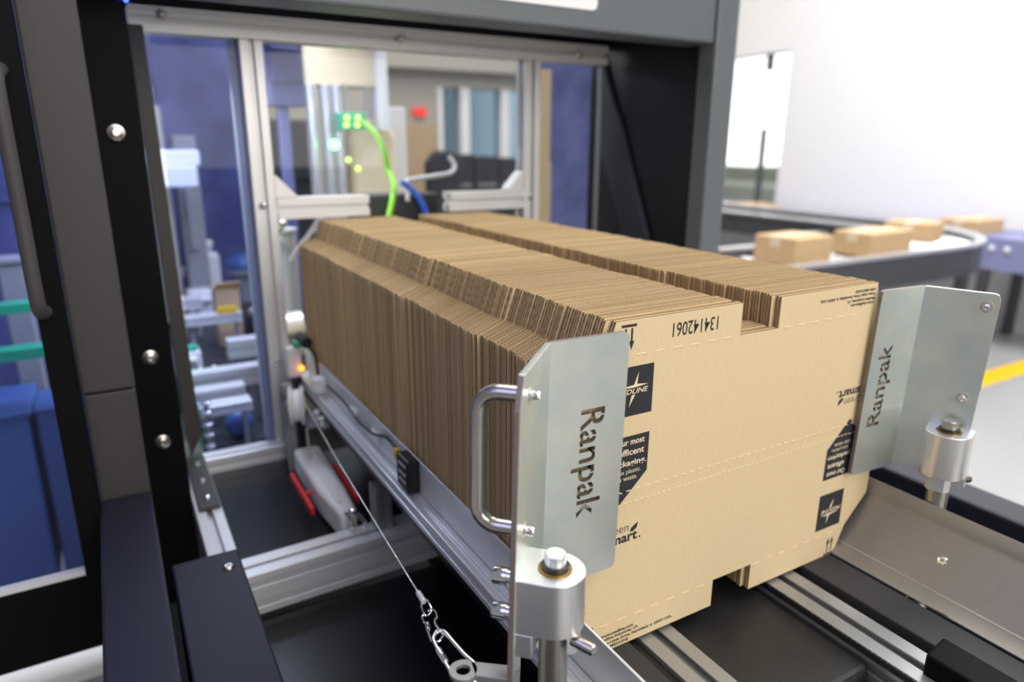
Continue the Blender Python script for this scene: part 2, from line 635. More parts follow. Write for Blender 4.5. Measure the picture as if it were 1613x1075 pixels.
for R_ in (None, ROT):
    # square emblem with a star
    poly([(.408, 1.1352), (.4578, 1.1352), (.4578, 1.1878), (.408, 1.1878)], 1, YI, R_)
    poly([(.4383, 1.1812), (.4367, 1.1686), (.4516, 1.1668), (.434, 1.1652), (.413, 1.1662), (.4330, 1.1682)], 2, YT, R_)
    poly([(.4305, 1.1572), (.4352, 1.1575), (.4275, 1.1450)], 2, YT, R_)
    put_text(front, 'MEDLINE', .4110, .4500, 1.1588, 1.1642, YT, 2, R_, off=.012, shear=0.28)
    # pentagon tag
    poly([(.379, 1.1132), (.379, 1.0696), (.418, 1.0330), (.4566, 1.0696), (.4572, 1.1132)], 1, YI, R_)
    for s, x0, x1, z0, z1, of in (('Our most', .4140, .4512, 1.1032, 1.1102, .02), ('efficent', .4180, .4512, 1.0916, 1.0990, .02),
                                  ('packaging.', .4080, .4546, 1.0778, 1.0866, .02), ('Less plastic.', .4140, .4483, 1.0695, 1.0759, .0),
                                  ('Less waste.', .4110, .4438, 1.0635, 1.0690, .0)):
        put_text(front, s, x0, x1, z0, z1, YT, 2, R_, off=of)
    # two-line mark with a leaf
    put_text(front, 'Green', .4000, .4362, 1.0030, 1.0128, YI, 1, R_, off=-.006)
    put_text(front, 'smart', .4060, .4490, .9900, 1.0005, YI, 1, R_, off=.03)
    poly([(.4376, .9995), (.4400, 1.0052), (.4490, 1.0105), (.4478, 1.0040), (.4425, 1.0005), (.4384, 1.0010)], 1, YI, R_)
    ring = [(.4525 + .0013 * math.cos(a * PI / 5), .9912 + .0013 * math.sin(a * PI / 5)) for a in range(10)]
    poly(ring, 1, YI, R_)
    # recycling arrow tips
    for zz in (.9175, .9262):
        poly([(.3720, zz - .0012), (.3775, zz - .0012), (.3775, zz - .0036), (.3840, zz + .0018), (.3775, zz + .0040), (.3775, zz + .0018), (.3720, zz + .0018)], 1, YI, R_)
    # address block
    for s, x0, x1, z0, z1 in (('www.medline.com', .4055, .4511, .8778, .8818), ('Medline Industries, LP,', .4050, .4588, .8722, .8764),
                              ('Three Lakes Drive, Northfield, IL 60093 USA,', .4035, .5097, .8664, .8708), ('1-800-MEDLINE', .4035, .4452, .8614, .8651)):
        put_text(front, s, x0, x1, z0, z1, YI, 1, R_, off=.035)
    # this-way-up arrows
    poly([(.4134, 1.2288), (.4326, 1.2288), (.4326, 1.2316), (.4134, 1.2316)], 1, YI, R_)
    for xx in (.4190, .4268):
        poly([(xx - .0012, 1.2140), (xx + .0012, 1.2140), (xx + .0012, 1.2275), (xx - .0012, 1.2275)], 1, YI, R_)
        poly([(xx - .0033, 1.2145), (xx, 1.2050), (xx + .0033, 1.2145)], 1, YI, R_)
put_text(front, '134142061', .4798, .5432, 1.2108, 1.2258, YI, 1, ((.4798 + .5432) / 2, (1.2108 + 1.2258) / 2), off=.008)


def dash(x0, x1, z, y=YT, h=.0009, dz=0.0):
    front.hexa([(x0, y - .0002, z - h / 2), (x1, y - .0002, z - h / 2 + dz), (x1, y - .0002, z + h / 2 + dz), (x0, y - .0002, z + h / 2)],
               [(x0 - .0006, Y0, z - h), (x1 + .0006, Y0, z - h + dz), (x1 + .0006, Y0, z + h + dz), (x0 - .0006, Y0, z + h)], 3)


x = .4345
while x < .79:
    if not (.565 < x + .01 and x < .645):
        dash(x, x + .0115, 1.1995 + random.uniform(-.0003, .0003))
    x += .0238
x = .404
while x < .80:
    if not (.560 < x + .01 and x < .640):
        dash(x, x + .0115, .8935 + random.uniform(-.0003, .0003))
    x += .0238
x = .405
while x < .82:
    dash(x, x + .0055, 1.0508, h=.0008)
    dash(x + .0055, x + .0066, 1.0508, h=.0008, dz=-.0018)
    x += .0128
x = .405
while x < .82:
    dash(x, x + .0040, 1.0368 + random.uniform(-.0004, .0004), h=.0007)
    x += .0076
front.build('corrugated_blank', ['kraft_face', 'ink', 'kraft_pale', 'kraft_crease', 'fluting'], label='foremost brown corrugated blank whose whole face shows black printing and dashed creases',
            cat='cardboard blank', group=GROUP, origin=(CX, Y0, BZ))
# ---- plain blanks behind it: one per kind, the rest are copies
protos = []
LBL = 'plain brown corrugated blank seen edge-on, packed in the stack behind the printed front blank'
for k in range(5):
    mb = board_mb(k * 0.37, HB, .0031 + .00017 * k)
    mb.m = [1 if q == 4 else q for q in mb.m]
    o = mb.build('corrugated_blank', ['kraft', 'fluting'], label=LBL, cat='cardboard blank', group=GROUP, origin=(0, 0, 0))
    protos.append(o)
warm = []
for o in protos:
    me = o.data.copy()
    me.materials[0] = MATS['kraft_warm']
    warm.append(me)
cdx = cdz = 0.0
left = 0
for i in range(1, N_BOARD):
    if left <= 0:
        left = random.choice((2, 3, 5, 8, 13, 18))
        cdx = random.gauss(-.0040, .0008)
        cdz = abs(random.gauss(0, .0005))
        fl = random.random()
    left -= 1
    k = random.randrange(5)
    if i <= 5:
        o = protos[i - 1]
    else:
        o = protos[k].copy()
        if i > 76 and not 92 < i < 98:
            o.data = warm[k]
        COL.objects.link(o)
    dx = cdx + random.gauss(0, .0006)
    if i == 1:
        dx = .0004
    elif i < 6:
        dx = -.0050 + .0006 * (i % 2)
    if 82 < i < 96:
        dx += .0016 + .0006 * math.sin(i)
    o.location = (CX + dx, Y0 + i * PITCH + random.uniform(-.00005, .00005), BZ + cdz + abs(random.gauss(0, .0004)))
    o.rotation_euler = (0, random.gauss(0, .0008), 0)
YEND = Y0 + N_BOARD * PITCH

# ================================================================== conveyor under the stack
BT = 0.858          # belt top


def flat_belt(name, x0, x1, label, parent=None):
    b_ = MB()
    b_.box((x0, 0.02, BT - 0.004), (x1, 1.56, BT))
    return b_


bed = thing('stack_conveyor', 'black belt conveyor with silver rails under the cardboard stack', 'conveyor', (CX, 0.8, 0.60))
for x0, x1 in ((.3545, .447), (.742, .7985)):
    b = MB()
    b.box((x0, 0.02, BT - .03), (x1, 1.56, BT))
    b.build('belt', 'belt', bed, bevel=.002, label='narrow black belt')
for xa, xb in ((.463, .511), (.676, .727)):
    b = MB()
    b.profile(((xa + xb) / 2, 0.02, BT - .026), ((xa + xb) / 2, 1.56, BT - .026), xb - xa, .045, (1, 0, 0), (0, 0, 1), 1, 1, .011, .008)
    b.build('profile_rail', 'anodised_dull', bed, bevel=.0012)
b = MB()
b.box((.512, .357, .790), (.675, 1.56, .838))
b.build('wide_belt', 'belt_wide', bed, bevel=.006)
b = MB()
b.box((.512, .325, .785), (.675, .3545, .822))
b.build('end_roller', 'anodised_dull', bed, bevel=.008)
b = MB()
b.box((.512, .02, .745), (.675, .32, .760))
b.build('under_plate', 'black_matte', bed)
b = MB()
for i in range(95):
    y = .30 + i * .0060
    b.box((.6738, y, .846), (.6766, y + .0032, .8535))
b.box((.6735, .30, .846), (.6750, .90, .8535))
b.build('toothed_edge', 'rubber', bed)
b = MB()
b.box((.7275, .02, .82), (.7415, 1.55, .845))
b.build('belt_seal', 'rubber', bed)
b = MB()
b.box((.4475, .02, .82), (.4625, 1.55, .848))
b.build('belt_seal', 'rubber', bed)
b = MB()
b.prism([(.6915, .02, .80), (.735, .02, .80), (.735, .318, .80), (.6915, .312, .80)], (0, 0, .0795))
b.build('end_block', 'black_matte', bed, bevel=.003)
b = MB()
b.box((.46, .02, .60), (.80, 1.56, .74))
b.build('conveyor_pan', 'black_matte', bed)

# left guide: thin upright sheet and the slotted rail that carries it
gl = thing('side_guide', 'upright silver sheet guide on a bright slotted rail along the left of the stack', 'conveyor guide', (.35, .8, .75))
b = MB()
b.box((.3492, -.05, .862), (.3520, 1.53, .9495))
b.build('guide_sheet', 'anodised', gl, bevel=.0006)
b = MB()
b.profile((.3365, -.05, .886), (.3365, 1.53, .886), .024, .022, (1, 0, 0), (0, 0, 1), 1, 1, .006, .004)
b.box((.3242, -.05, .8975), (.3290, 1.53, .9005))
b.build('guide_rail', 'anodised', gl, bevel=.001)
b = MB()
b.box((.3300, -.05, .858), (.3440, 1.53, .8745))
b.build('rail_skirt', 'black_panel', gl)
b = MB()
for y in (1.04, 1.16):
    b.box((.3440, y, .905), (.3488, y + .035, .928))
clip = b

# right guide: bent sheet with rolled top
sec = [(.800, .8605), (.8150, .8695), (.8172, .8722), (.8192, .8722), (.8300, .8845), (.8655, .9290), (.8668, .9350), (.8685, .9420), (.8710, .9490), (.8735, .9535)]
b = MB()
th = .0022
lo = [(x, z) for x, z in sec]
up = [(x + (.0016 if z < .95 else 0), z - .0022) for x, z in reversed(sec)]
b.prism([(x, -.05, z) for x, z in lo + up], (0, 1.56, 0))
gr = b.build('side_guard', 'guard_sheet', bevel=.0004, smooth=True, label='wide bent grey metal guard with rolled top along the right of the stack', cat='conveyor guide')
b = MB()
nrm = Vector((-.77, 0, .64)).normalized()
pc = Vector((.8447, .3835, .9010))
b.lathe(pc - nrm * .001, nrm, [(0, .0062), (.0022, .0060), (.0030, .0045), (.0024, .0040), (.0024, .0022), (.0012, .0018)], 20)
b.build('screw', 'chrome', gr, smooth=True)
b = MB()
b.prism([(.800, .372, .8606), (.8055, .372, .8640), (.8035, .350, .8650), (.7990, .345, .8625)], (0, .0, .0006))
b.build('sheet_chip', 'guard_sheet', gr)

# ================================================================== stack gates (letter-cut plates on hinge pins)


def cut_plate(name, a, bdir, ndir, L, z0, z1, t, text, tb, tc, tz0, tz1, down, chamfer=.006):
    """plate with lettering cut right through it. a = corner (x,y) on the face, bdir = unit direction along the plate, ndir = unit
    direction to the rear; (tb, tc) the letters' base line and cap line measured along the plate; tz0..tz1 the run in z"""
    cu, o = text_curve(text, off=.075, res=5)
    dg = bpy.context.evaluated_depsgraph_get()
    dg.update()
    c2 = o.to_curve(dg)
    loops = []
    for s in c2.splines:
        P = []
        bp = s.bezier_points
        n = len(bp)
        for i in range(n):
            p, q = bp[i], bp[(i + 1) % n]
            straight = (p.handle_right - p.co).cross(q.co - p.co).length < 1e-6 and (q.handle_left - q.co).cross(q.co - p.co).length < 1e-6
            m = 1 if straight else 6
            for k in range(m):
                u = k / m
                c = p.co * (1 - u) ** 3 + p.handle_right * 3 * u * (1 - u) ** 2 + q.handle_left * 3 * u * u * (1 - u) + q.co * u ** 3
                P.append((c.x, c.y))
        loops.append(P)
    o.to_curve_clear()
    bpy.data.objects.remove(o)
    bpy.data.curves.remove(cu)
    xs = [p[0] for l in loops for p in l]
    gx0, gx1 = min(xs), max(xs)
    cap = max(p[1] for p in loops[0])

    def tf(p):
        v = (p[0] - gx0) / (gx1 - gx0)
        u = tb + (tc - tb) * p[1] / cap
        return (u, tz1 - (tz1 - tz0) * v) if down else (u, tz0 + (tz1 - tz0) * v)

    loops = [[tf(p) for p in l] for l in loops]
    def inside(i):
        q = loops[i][0]
        hits = 0
        for j, k in enumerate(loops):
            if j != i and min(p[0] for p in k) < q[0] < max(p[0] for p in k) and min(p[1] for p in k) < q[1] < max(p[1] for p in k):
                hits += 1
        return hits % 2 == 1

    def grow(l, d):
        area_ = sum(l[i - 1][0] * l[i][1] - l[i][0] * l[i - 1][1] for i in range(len(l)))
        sg_ = 1 if area_ > 0 else -1
        out = []
        n_ = len(l)
        for i in range(n_):
            p, q, t_ = Vector(l[i - 1]), Vector(l[i]), Vector(l[(i + 1) % n_])
            e, f = q - p, t_ - q
            if e.length < 1e-7 or f.length < 1e-7:
                continue
            na = Vector((e.y, -e.x)).normalized() * sg_
            nb = Vector((f.y, -f.x)).normalized() * sg_
            m_ = na + nb
            k_ = m_.length_squared / 2
            out.append(tuple(q + m_ * (d / max(k_, .5))))
        return out

    flags = [inside(i) for i in range(len(loops))]
    loops = [grow(l, -.00055 if c else .00055) for l, c in zip(loops, flags)]
    r = chamfer
    outline = [(0, z0), (L - r, z0), (L - r * .3, z0 + r * .3), (L, z0 + r), (L, z1 - r), (L - r * .3, z1 - r * .3), (L - r, z1), (0, z1)]
    if not down:
        outline = [(r, z0), (L, z0), (L, z1), (r, z1), (r * .3, z1 - r * .3), (0, z1 - r), (0, z0 + r), (r * .3, z0 + r * .3)]
    c3 = bpy.data.curves.new('cut', 'CURVE')
    c3.dimensions = '2D'
    c3.fill_mode = 'BOTH'
    c3.extrude = t / 2
    for l in [outline] + loops:
        s = c3.splines.new('POLY')
        s.points.add(len(l) - 1)
        for i, p in enumerate(l):
            s.points[i].co = (p[0], p[1], 0, 1)
        s.use_cyclic_u = True
    o3 = bpy.data.objects.new('cut', c3)
    COL.objects.link(o3)
    dg.update()
    dg = bpy.context.evaluated_depsgraph_get()
    me = bpy.data.meshes.new_from_object(o3.evaluated_get(dg))
    A = Vector((a[0], a[1], 0))
    B = Vector((bdir[0], bdir[1], 0))
    Nn = Vector((ndir[0], ndir[1], 0))
    mb = MB()

    def W(u, v, q):
        return A + B * u + Nn * q + Vector((0, 0, v))

    mb.add([W(v.co.x, v.co.y, t / 2 + v.co.z) for v in me.vertices], [tuple(p.vertices) for p in me.polygons])
    mb.m = [1 if abs(p.normal.z) < .5 else 0 for p in me.polygons]
    bpy.data.objects.remove(o3)
    bpy.data.curves.remove(c3)
    bpy.data.meshes.remove(me)
    # stencil bridges that hold the counters
    sg = 1 if tc > tb else -1
    for i, l in enumerate(loops):
        bx = (min(p[0] for p in l), max(p[0] for p in l), min(p[1] for p in l), max(p[1] for p in l))
        for j, k in enumerate(loops):
            if j == i:
                continue
            kx = (min(p[0] for p in k), max(p[0] for p in k), min(p[1] for p in k), max(p[1] for p in k))
            if kx[0] < bx[0] and kx[1] > bx[1] and kx[2] < bx[2] and kx[3] > bx[3]:
                zc = (bx[2] + bx[3]) / 2
                uc = (bx[0] + bx[1]) / 2
                ue = (kx[1] if sg > 0 else kx[0]) + sg * .0006
                e = .0001
                lo_ = [W(uc, zc - .0007, e), W(ue, zc - .0007, e), W(ue, zc + .0007, e), W(uc, zc + .0007, e)]
                hi_ = [p + Nn * (t - 2 * e) for p in lo_]
                mb.hexa(lo_, hi_)
    return mb


def d_outline(F, e1, e2, s0, s1, n0, n1, z, seg=32):
    """D-shaped outline in the (s, n) frame of the flange"""
    r = (s1 - s0) / 2
    cs = (s0 + s1) / 2
    nc = n1 - r
    pts = [(s0, n0), (s1, n0)]
    pts += [(cs + r * math.cos(a * PI / seg), nc + r * math.sin(a * PI / seg)) for a in range(seg + 1)]
    return [(F[0] + e1[0] * s + e2[0] * n, F[1] + e1[1] * s + e2[1] * n, z) for s, n in pts]


def gate(label, plate_a, plate_dir, plate_n, L, zt, zb_, F, e1, e2, flen, ztf, text_u, text_z, down, blk, zblk, screws, side_bolts, flange_poly, rusty, lean=0.0):
    cs = (blk[0] + blk[1]) / 2
    pn = blk[2] - (blk[1] - blk[0]) / 2

    def P(s, n, z):
        return Vector((F[0] + e1[0] * s + e2[0] * n, F[1] + e1[1] * s + e2[1] * n, z))

    def tilt(m):
        # the plate stands a little out of plumb
        m.v = [(v[0] + lean * (v[2] - zt), v[1], v[2]) for v in m.v]

    E1 = Vector((e1[0], e1[1], 0))
    E2 = Vector((e2[0], e2[1], 0))
    pin = P(cs, pn, 0)
    g = thing('stack_gate', label, 'gate', (pin.x, pin.y, .62), 'letter-cut gates holding the stack')
    t = .005
    mb = cut_plate('plate', plate_a, plate_dir, plate_n, L, zb_, zt, t, 'Ranpak', text_u[0], text_u[1], text_z[0], text_z[1], down)
    tilt(mb)
    mb.build('plate', ['zinc', 'zinc_edge'], g)
    fl = MB()
    fl.prism([P(s, 0, z) for s, z in flange_poly], -E2 * t)
    for k in range(len(flange_poly)):
        if flange_poly[k][0] > .078 and flange_poly[(k + 1) % len(flange_poly)][0] > .078:
            fl.m[2 + k] = 1
    tilt(fl)
    fl.build('flange', ['zinc', 'zinc_edge'], g, bevel=.0005)
    # hinge block: D section, slotted below
    bk = MB()
    zt_, zm, zl = zblk
    lo = d_outline(F, e1, e2, blk[0], blk[1], -0.0035 if lean and down else .0003, blk[2], zm)
    bk.hexa([Vector(p) for p in lo], [Vector(p) + Vector((0, 0, zt_ - zm)) for p in lo])
    for n0, n1 in ((-.0035 if down else .0003, .0115), (.0385, blk[2] - .0035)):
        q = [P(blk[0] + (.012 if n0 > .02 else 0), n0, zl), P(blk[1] - (.012 if n0 > .02 else 0), n0, zl), P(blk[1] - (.018 if n0 > .02 else 0), n1, zl), P(blk[0] + (.018 if n0 > .02 else 0), n1, zl)]
        bk.hexa(q, [p + Vector((0, 0, zm - zl)) for p in q])
    bo = bk.build('hinge_block', 'machined', g, bevel=.0007, seg=2, ang=50, smooth=True)
    sh = MB()
    sh.cyl(P(cs, pn, .69), P(cs, pn, zm - .0002), .0128, n=28)
    sh.build('hinge_shaft', 'shaft', g, smooth=True)
    br = MB()
    br.lathe(P(cs, pn, zt_), (0, 0, 1), [(0, .0145), (.0012, .0143), (.0018, .0115)], 28)
    br.build('bushing', 'bronze', g, smooth=True)
    br = MB()
    br.lathe(P(cs, pn, zt_ + .0015), (0, 0, 1), [(0, .0118), (.0012, .0120), (.003, .0118), (.0035, .0090)], 28)
    br.build('retaining_ring', 'black_grease', g, smooth=True)
    pn_ = MB()
    pn_.lathe(P(cs, pn, zt_ + .001), (0, 0, 1), [(0, .0092), (.0132, .0092), (.0140, .0084)], 28)
    pn_.build('pin_head', 'pin_steel' if rusty else 'shaft', g, smooth=True)
    dw = MB()
    dd = (E2 * .92 + E1 * .39).normalized() if down else (E1 * .72 - E2 * .70).normalized()
    p0 = P(cs, pn, zm - .0095)
    dw.lathe(p0 + dd * .004, dd, [(0, .0050), (.0355, .0050), (.037, .0042), (.0373, .001)], 18)
    dw.build('cross_pin', 'steel', g, smooth=True)
    for s, z in screws:
        sc = MB()
        sc.lathe(P(s, 0, z), E2, [(0, .0058), (.0010, .0056), (.0011, .0040), (.0075, .0040), (.0083, .0034), (.0083, .0022), (.0055, .0020)], 18)
        tilt(sc)
        sc.build('screw', 'chrome', g, smooth=True)
        st = MB()
        st.lathe(P(s, 0, z), E2, [(0, .0074), (.0003, .0070)], 18)
        tilt(st)
        st.build('rust_ring', 'rust', g)
    for s, z in side_bolts:
        sc = MB()
        sc.lathe(P(s, -t, z), -E2, [(0, .0075), (.005, .0077), (.0055, .0062), (.0080, .0062), (.0085, .0074), (.0200, .0074), (.021, .0066), (.021, .004), (.016, .0036)], 20)
        tilt(sc)
        sc.build('bolt', 'chrome', g, smooth=True)
    # grab handle on the far side of the flange
    s = (screws[0][0] + screws[1][0]) / 2
    za, zb2 = screws[0][1] + .001, screws[1][1] - .001
    path = []
    D, R = .0365 + t, .018
    path.append(P(s, -t, za))
    for k in range(7):
        a = k / 6 * PI / 2
        path.append(P(s, -(D - R + R * math.sin(a)), za - R + R * math.cos(a)))
    for k in range(7):
        a = k / 6 * PI / 2
        path.append(P(s, -(D - R + R * math.cos(a)), zb2 + R - R * math.sin(a)))
    path.append(P(s, -t, zb2))
    hd = MB()
    hd.tube(path, .0069, 16)
    tilt(hd)
    hd.build('handle', 'steel', g, smooth=True)
    return g, P, E1, E2


yp = .497
Fl = (.3293, yp)
e1l, e2l = (-.714, -.700), (.700, -.714)
gL, PL, E1L, E2L = gate(
    'zinc-plated gate with tubular grab handle and hinge pin beside the left guide, lettering reading downward', Fl, (.9983, -.045), (.045, .9983), .0865, 1.2265, .975, Fl, e1l, e2l, .097, 1.2265,
    (.0365, .0622), (1.0445, 1.1555), True, (.0535, .1052, .0505), (1.054, 1.003, .981), [(.074, 1.2035), (.078, 1.0860)],
    [(.079, 1.040), (.079, 1.005)],
    [(-.0005, .975), (.074, .975), (.078, .965), (.080, .80), (.1055, .80), (.1035, 1.20), (.0935, 1.2265), (-.0005, 1.2265)], True, .020)
Rl_, Rf_ = Vector((.8162, .4978)), Vector((.895, .4916))
pdr = (Rf_ - Rl_).normalized()
e1r, e2r = (.335, -.942), (-.942, -.335)
gR, PR, E1R, E2R = gate(
    'zinc-plated gate whose broad flange faces out beside the right guard, lettering reading upward', (Rl_.x, Rl_.y), (pdr.x, pdr.y), (-pdr.y, pdr.x), .0790, 1.2245, .977, (Rf_.x, Rf_.y), e1r, e2r, .082, 1.2245,
    (.0360, .0140), (1.0435, 1.1515), False, (.0310, .0830, .0490), (1.048, .990, .972), [(.0690, 1.2075), (.0643, 1.0894)], [],
    [(-.0005, .980), (.004, .983), (.012, .982), (.03, .978), (.05, .976), (.078, .976), (.0805, 1.10), (.0815, 1.216), (.079, 1.2225), (.075, 1.2245), (-.0005, 1.2245)], False, .036)
b = MB()
b.box((.865, .42, .0), (.945, .50, .69))
b.build('pivot_foot', 'black_matte', gR)
b = MB()
b.box((.262, .40, .6570), (.318, .455, .69))
b.build('pivot_foot', 'black_matte', gL)

gL.location += Vector((-.0048, -.0065, .0039))
gR.location += Vector((-.0045, -.0050, .0025))

# ================================================================== wire rope, hooks, ring bracket
br = MB()
ringc = Vector((.2190, .4565, .9545))
n = 28
ro, ri, th = .0125, .0062, .004
ring_o = [ringc + Vector((math.cos(2 * PI * i / n), math.sin(2 * PI * i / n), 0)) * ro for i in range(n)]
ring_i = [ringc + Vector((math.cos(2 * PI * i / n), math.sin(2 * PI * i / n), 0)) * ri for i in range(n)]
vs = ring_o + ring_i + [p + Vector((0, 0, th)) for p in ring_o] + [p + Vector((0, 0, th)) for p in ring_i]
fs = []
for i in range(n):
    j = (i + 1) % n
    fs += [(i, j, n + j, n + i), (2 * n + i, 3 * n + i, 3 * n + j, 2 * n + j), (i, 2 * n + i, 2 * n + j, j), (n + i, n + j, 3 * n + j, 3 * n + i)]
br.add(vs, fs)
br.prism([(.2290, .4625, .9545), (.2250, .4460, .9545), (.2480, .4270, .9545), (.2640, .4350, .9545)], (0, 0, .004))
br.prism([(.2250, .4460, .9475), (.2480, .4270, .9475), (.2475, .4262, .9475), (.2245, .4452, .9475)], (0, 0, .011))
br.build('eye_bracket', 'anodised_dull', gL, bevel=.0006)


def link_path(p0, p1, w, side, n=10, gap=None):
    """rounded loop between p0 and p1, width w along the unit vector side"""
    p0, p1, side = Vector(p0), Vector(p1), Vector(side).normalized()
    ax = (p1 - p0).normalized()
    r = w / 2
    pts = []
    for k in range(n + 1):
        a = PI / 2 + PI * k / n
        pts.append(p0 + ax * (r + r * math.cos(a)) + side * r * math.sin(a))
    for k in range(n + 1):
        a = -PI / 2 + PI * k / n
        pts.append(p1 - ax * (r - r * math.cos(a)) + side * r * math.sin(a))
    return pts


wire_end = Vector((.2185, .553, .9680))
pul = Vector((.2925, 1.385, .900))
rope = thing('wire_rope', 'thin steel wire rope running from the white pulley down to the snap hooks', 'wire rope', (wire_end.x, wire_end.y, .95))
b = MB()
wdir = (pul - wire_end).normalized()
b.tube([wire_end, wire_end + (pul - wire_end) * .5 + Vector((0, 0, -.002)), pul + Vector((0.004, 0, 0))], .0011, 8)
b.build('wire', 'wire', rope, smooth=True)
b = MB()
b.lathe(wire_end - wdir * .010, wdir, [(0, .0024), (.001, .0030), (.018, .0030), (.020, .0022)], 14)
b.build('ferrule', 'anodised', rope, smooth=True)
b = MB()
eye0 = wire_end - wdir * .008
eye1 = wire_end - wdir * .026 + Vector((0, 0, -.004))
b.tube(link_path(eye0, eye1, .0085, (.8, 0, .6)), .0011, 8, closed=True)
b.build('thimble_eye', 'chrome', rope, smooth=True)
# small flat snap hook
h0 = eye1 - (eye0 - eye1).normalized() * -.004
h1 = Vector((.2120, .4990, .9580))
sn = thing('snap_hook', 'small bent-wire snap hook, the upper of the two hooks below the wire', 'hook', (h1.x, h1.y, h1.z - .01))
b = MB()
ax = (h1 - h0).normalized()
sd = Vector((.95, .2, .3))
sd = (sd - ax * sd.dot(ax)).normalized()
LEN = (h1 - h0).length
prof = [(0, 0), (.0, .004), (.004, .0065), (.010, .006), (.013, .003), (.020, .0035), (LEN - .006, .0060), (LEN - .001, .0045), (LEN + .001, 0), (LEN - .002, -.005), (LEN - .012, -.0052),
        (.018, -.0040), (.013, -.0032), (.010, -.0065), (.004, -.0068), (.0, -.004)]
b.tube(smooth_path([h0 + ax * s + sd * q for s, q in prof], 5), .0012, 8)
b.build('wire_loop', 'chrome', sn, smooth=True)
b = MB()
b.tube([h0 + ax * (LEN - .022) + sd * -.0056, h0 + ax * (LEN - .010) + sd * -.0060], .0013, 8)
b.build('spring_gate', 'chrome', sn, smooth=True)
# carabiner through the ring
c0 = Vector((.2135, .5030, .9640))
c1 = Vector((.2157, .4395, .9540))
cb = thing('carabiner', 'larger chrome carabiner hooked through the flat eye of the left gate bracket', 'hook', (c1.x, c1.y, c1.z - .01))
ax = (c1 - c0).normalized()
sd = Vector((1, 0, .25))
sd = (sd - ax * sd.dot(ax)).normalized()
LEN = (c1 - c0).length
prof = [(.012, -.0075), (.004, -.0060), (0, 0), (.004, .0055), (.014, .0068), (LEN * .55, .0095), (LEN - .014, .0125), (LEN - .003, .009), (LEN, .0015), (LEN - .004, -.006), (LEN - .014, -.0085)]
b = MB()
b.tube(smooth_path([c0 + ax * s + sd * q for s, q in prof], 6), .0021, 10)
b.build('hook_body', 'chrome', cb, smooth=True)
b = MB()
b.tube([c0 + ax * .012 + sd * -.0075, c0 + ax * (LEN - .013) + sd * -.0085], .0018, 10)
b.lathe(c0 + ax * .016 + sd * -.0076, ax, [(0, .0020), (.001, .0030), (.016, .0030), (.018, .0020)], 12)
b.build('hook_gate', 'chrome', cb, smooth=True)

# ================================================================== sensor and its cable on the left guide
ss = thing('proximity_sensor', 'small black box sensor with yellow cap clipped to the silver guide sheet', 'sensor', (.338, .895, .892))
b = MB()
b.box((.3295, .868, .9012), (.3488, .915, .952))
b.build('sensor_body', 'cable_black', ss, bevel=.003)
b = MB()
for z, wd in ((.940, .020), (.926, .016), (.914, .022)):
    for k in range(3):
        b.box((.3284, .876 + k * .010, z), (.3291, .876 + k * .010 + .006, z + .0035))
b.build('sensor_print', 'sensor_text', ss)
b = MB()
b.box((.3280, .914, .938), (.3370, .921, .956))
b.build('sensor_cap', 'yellow_plastic', ss, bevel=.002)
b = MB()
b.tube(smooth_path([(.336, .92, .950), (.341, .985, .945), (.345, 1.06, .922), (.344, 1.14, .915), (.343, 1.22, .926), (.339, 1.32, .928)], 8), .0028, 8)
b.build('sensor_cable', 'cable_black', ss, smooth=True)
clip.build('cable_clip', 'white_plastic', ss, bevel=.002)

# ================================================================== left side of the loading bay
FRX0, FRX1 = -.068, .0035
# upper profile along y, cross profile, foot profile: one welded sub-frame
sf = thing('bay_frame', 'silver slotted profile frame around the black panels left of the conveyor', 'frame', (.2, 1.2, .62))
b = MB()
b.profile((.0915, .984, .7225), (.0915, 1.565, .7225), .045, .045, (1, 0, 0), (0, 0, 1))
b.build('long_profile', 'anodised', sf, bevel=.0012)
b = MB()
b.profile((.1145, 1.052, .7035), (.445, 1.062, .7035), .056, .074, (0, 1, 0), (0, 0, 1), 1, 2)
b.build('cross_profile', 'anodised', sf, bevel=.0012)
b = MB()
b.profile((.1145, 1.535, .7185), (.335, 1.535, .7185), .045, .036, (0, 1, 0), (0, 0, 1), 1, 1)
b.build('foot_profile', 'anodised', sf, bevel=.0012)
b = MB()
b.profile((.352, 1.064, .7412), (.352, 1.064, .826), .03, .03, (1, 0, 0), (0, 1, 0), 1, 1, .008, .005)
b.build('stub_post', 'anodised_dull', sf, bevel=.001)
b = MB()
b.box((.0755, 1.265, .7452), (.1120, 1.60, .7535))
bk = b.build('bolt_strip', 'powder', sf, bevel=.002, label='black strip with four bolts')
for y in (1.295, 1.37, 1.455, 1.54):
    b = MB()
    b.lathe((.094, y, .7535), (0, 0, 1), [(0, .0062), (.003, .0062), (.0032, .0042), (.008, .0042), (.0085, .0025), (.006, .002)], 14)
    b.build('bolt', 'chrome', bk, smooth=True)
b = MB()
b.box((.1145, 1.091, .640), (.445, 1.511, .700))
b.build('floor_panel', 'black_panel', sf, label='glossy black panel', bevel=.001)
b = MB()
b.box((.1030, -.05, .600), (.445, 1.022, .660))
b.build('floor_panel', 'black_panel', sf, label='glossy black panel', bevel=.001)

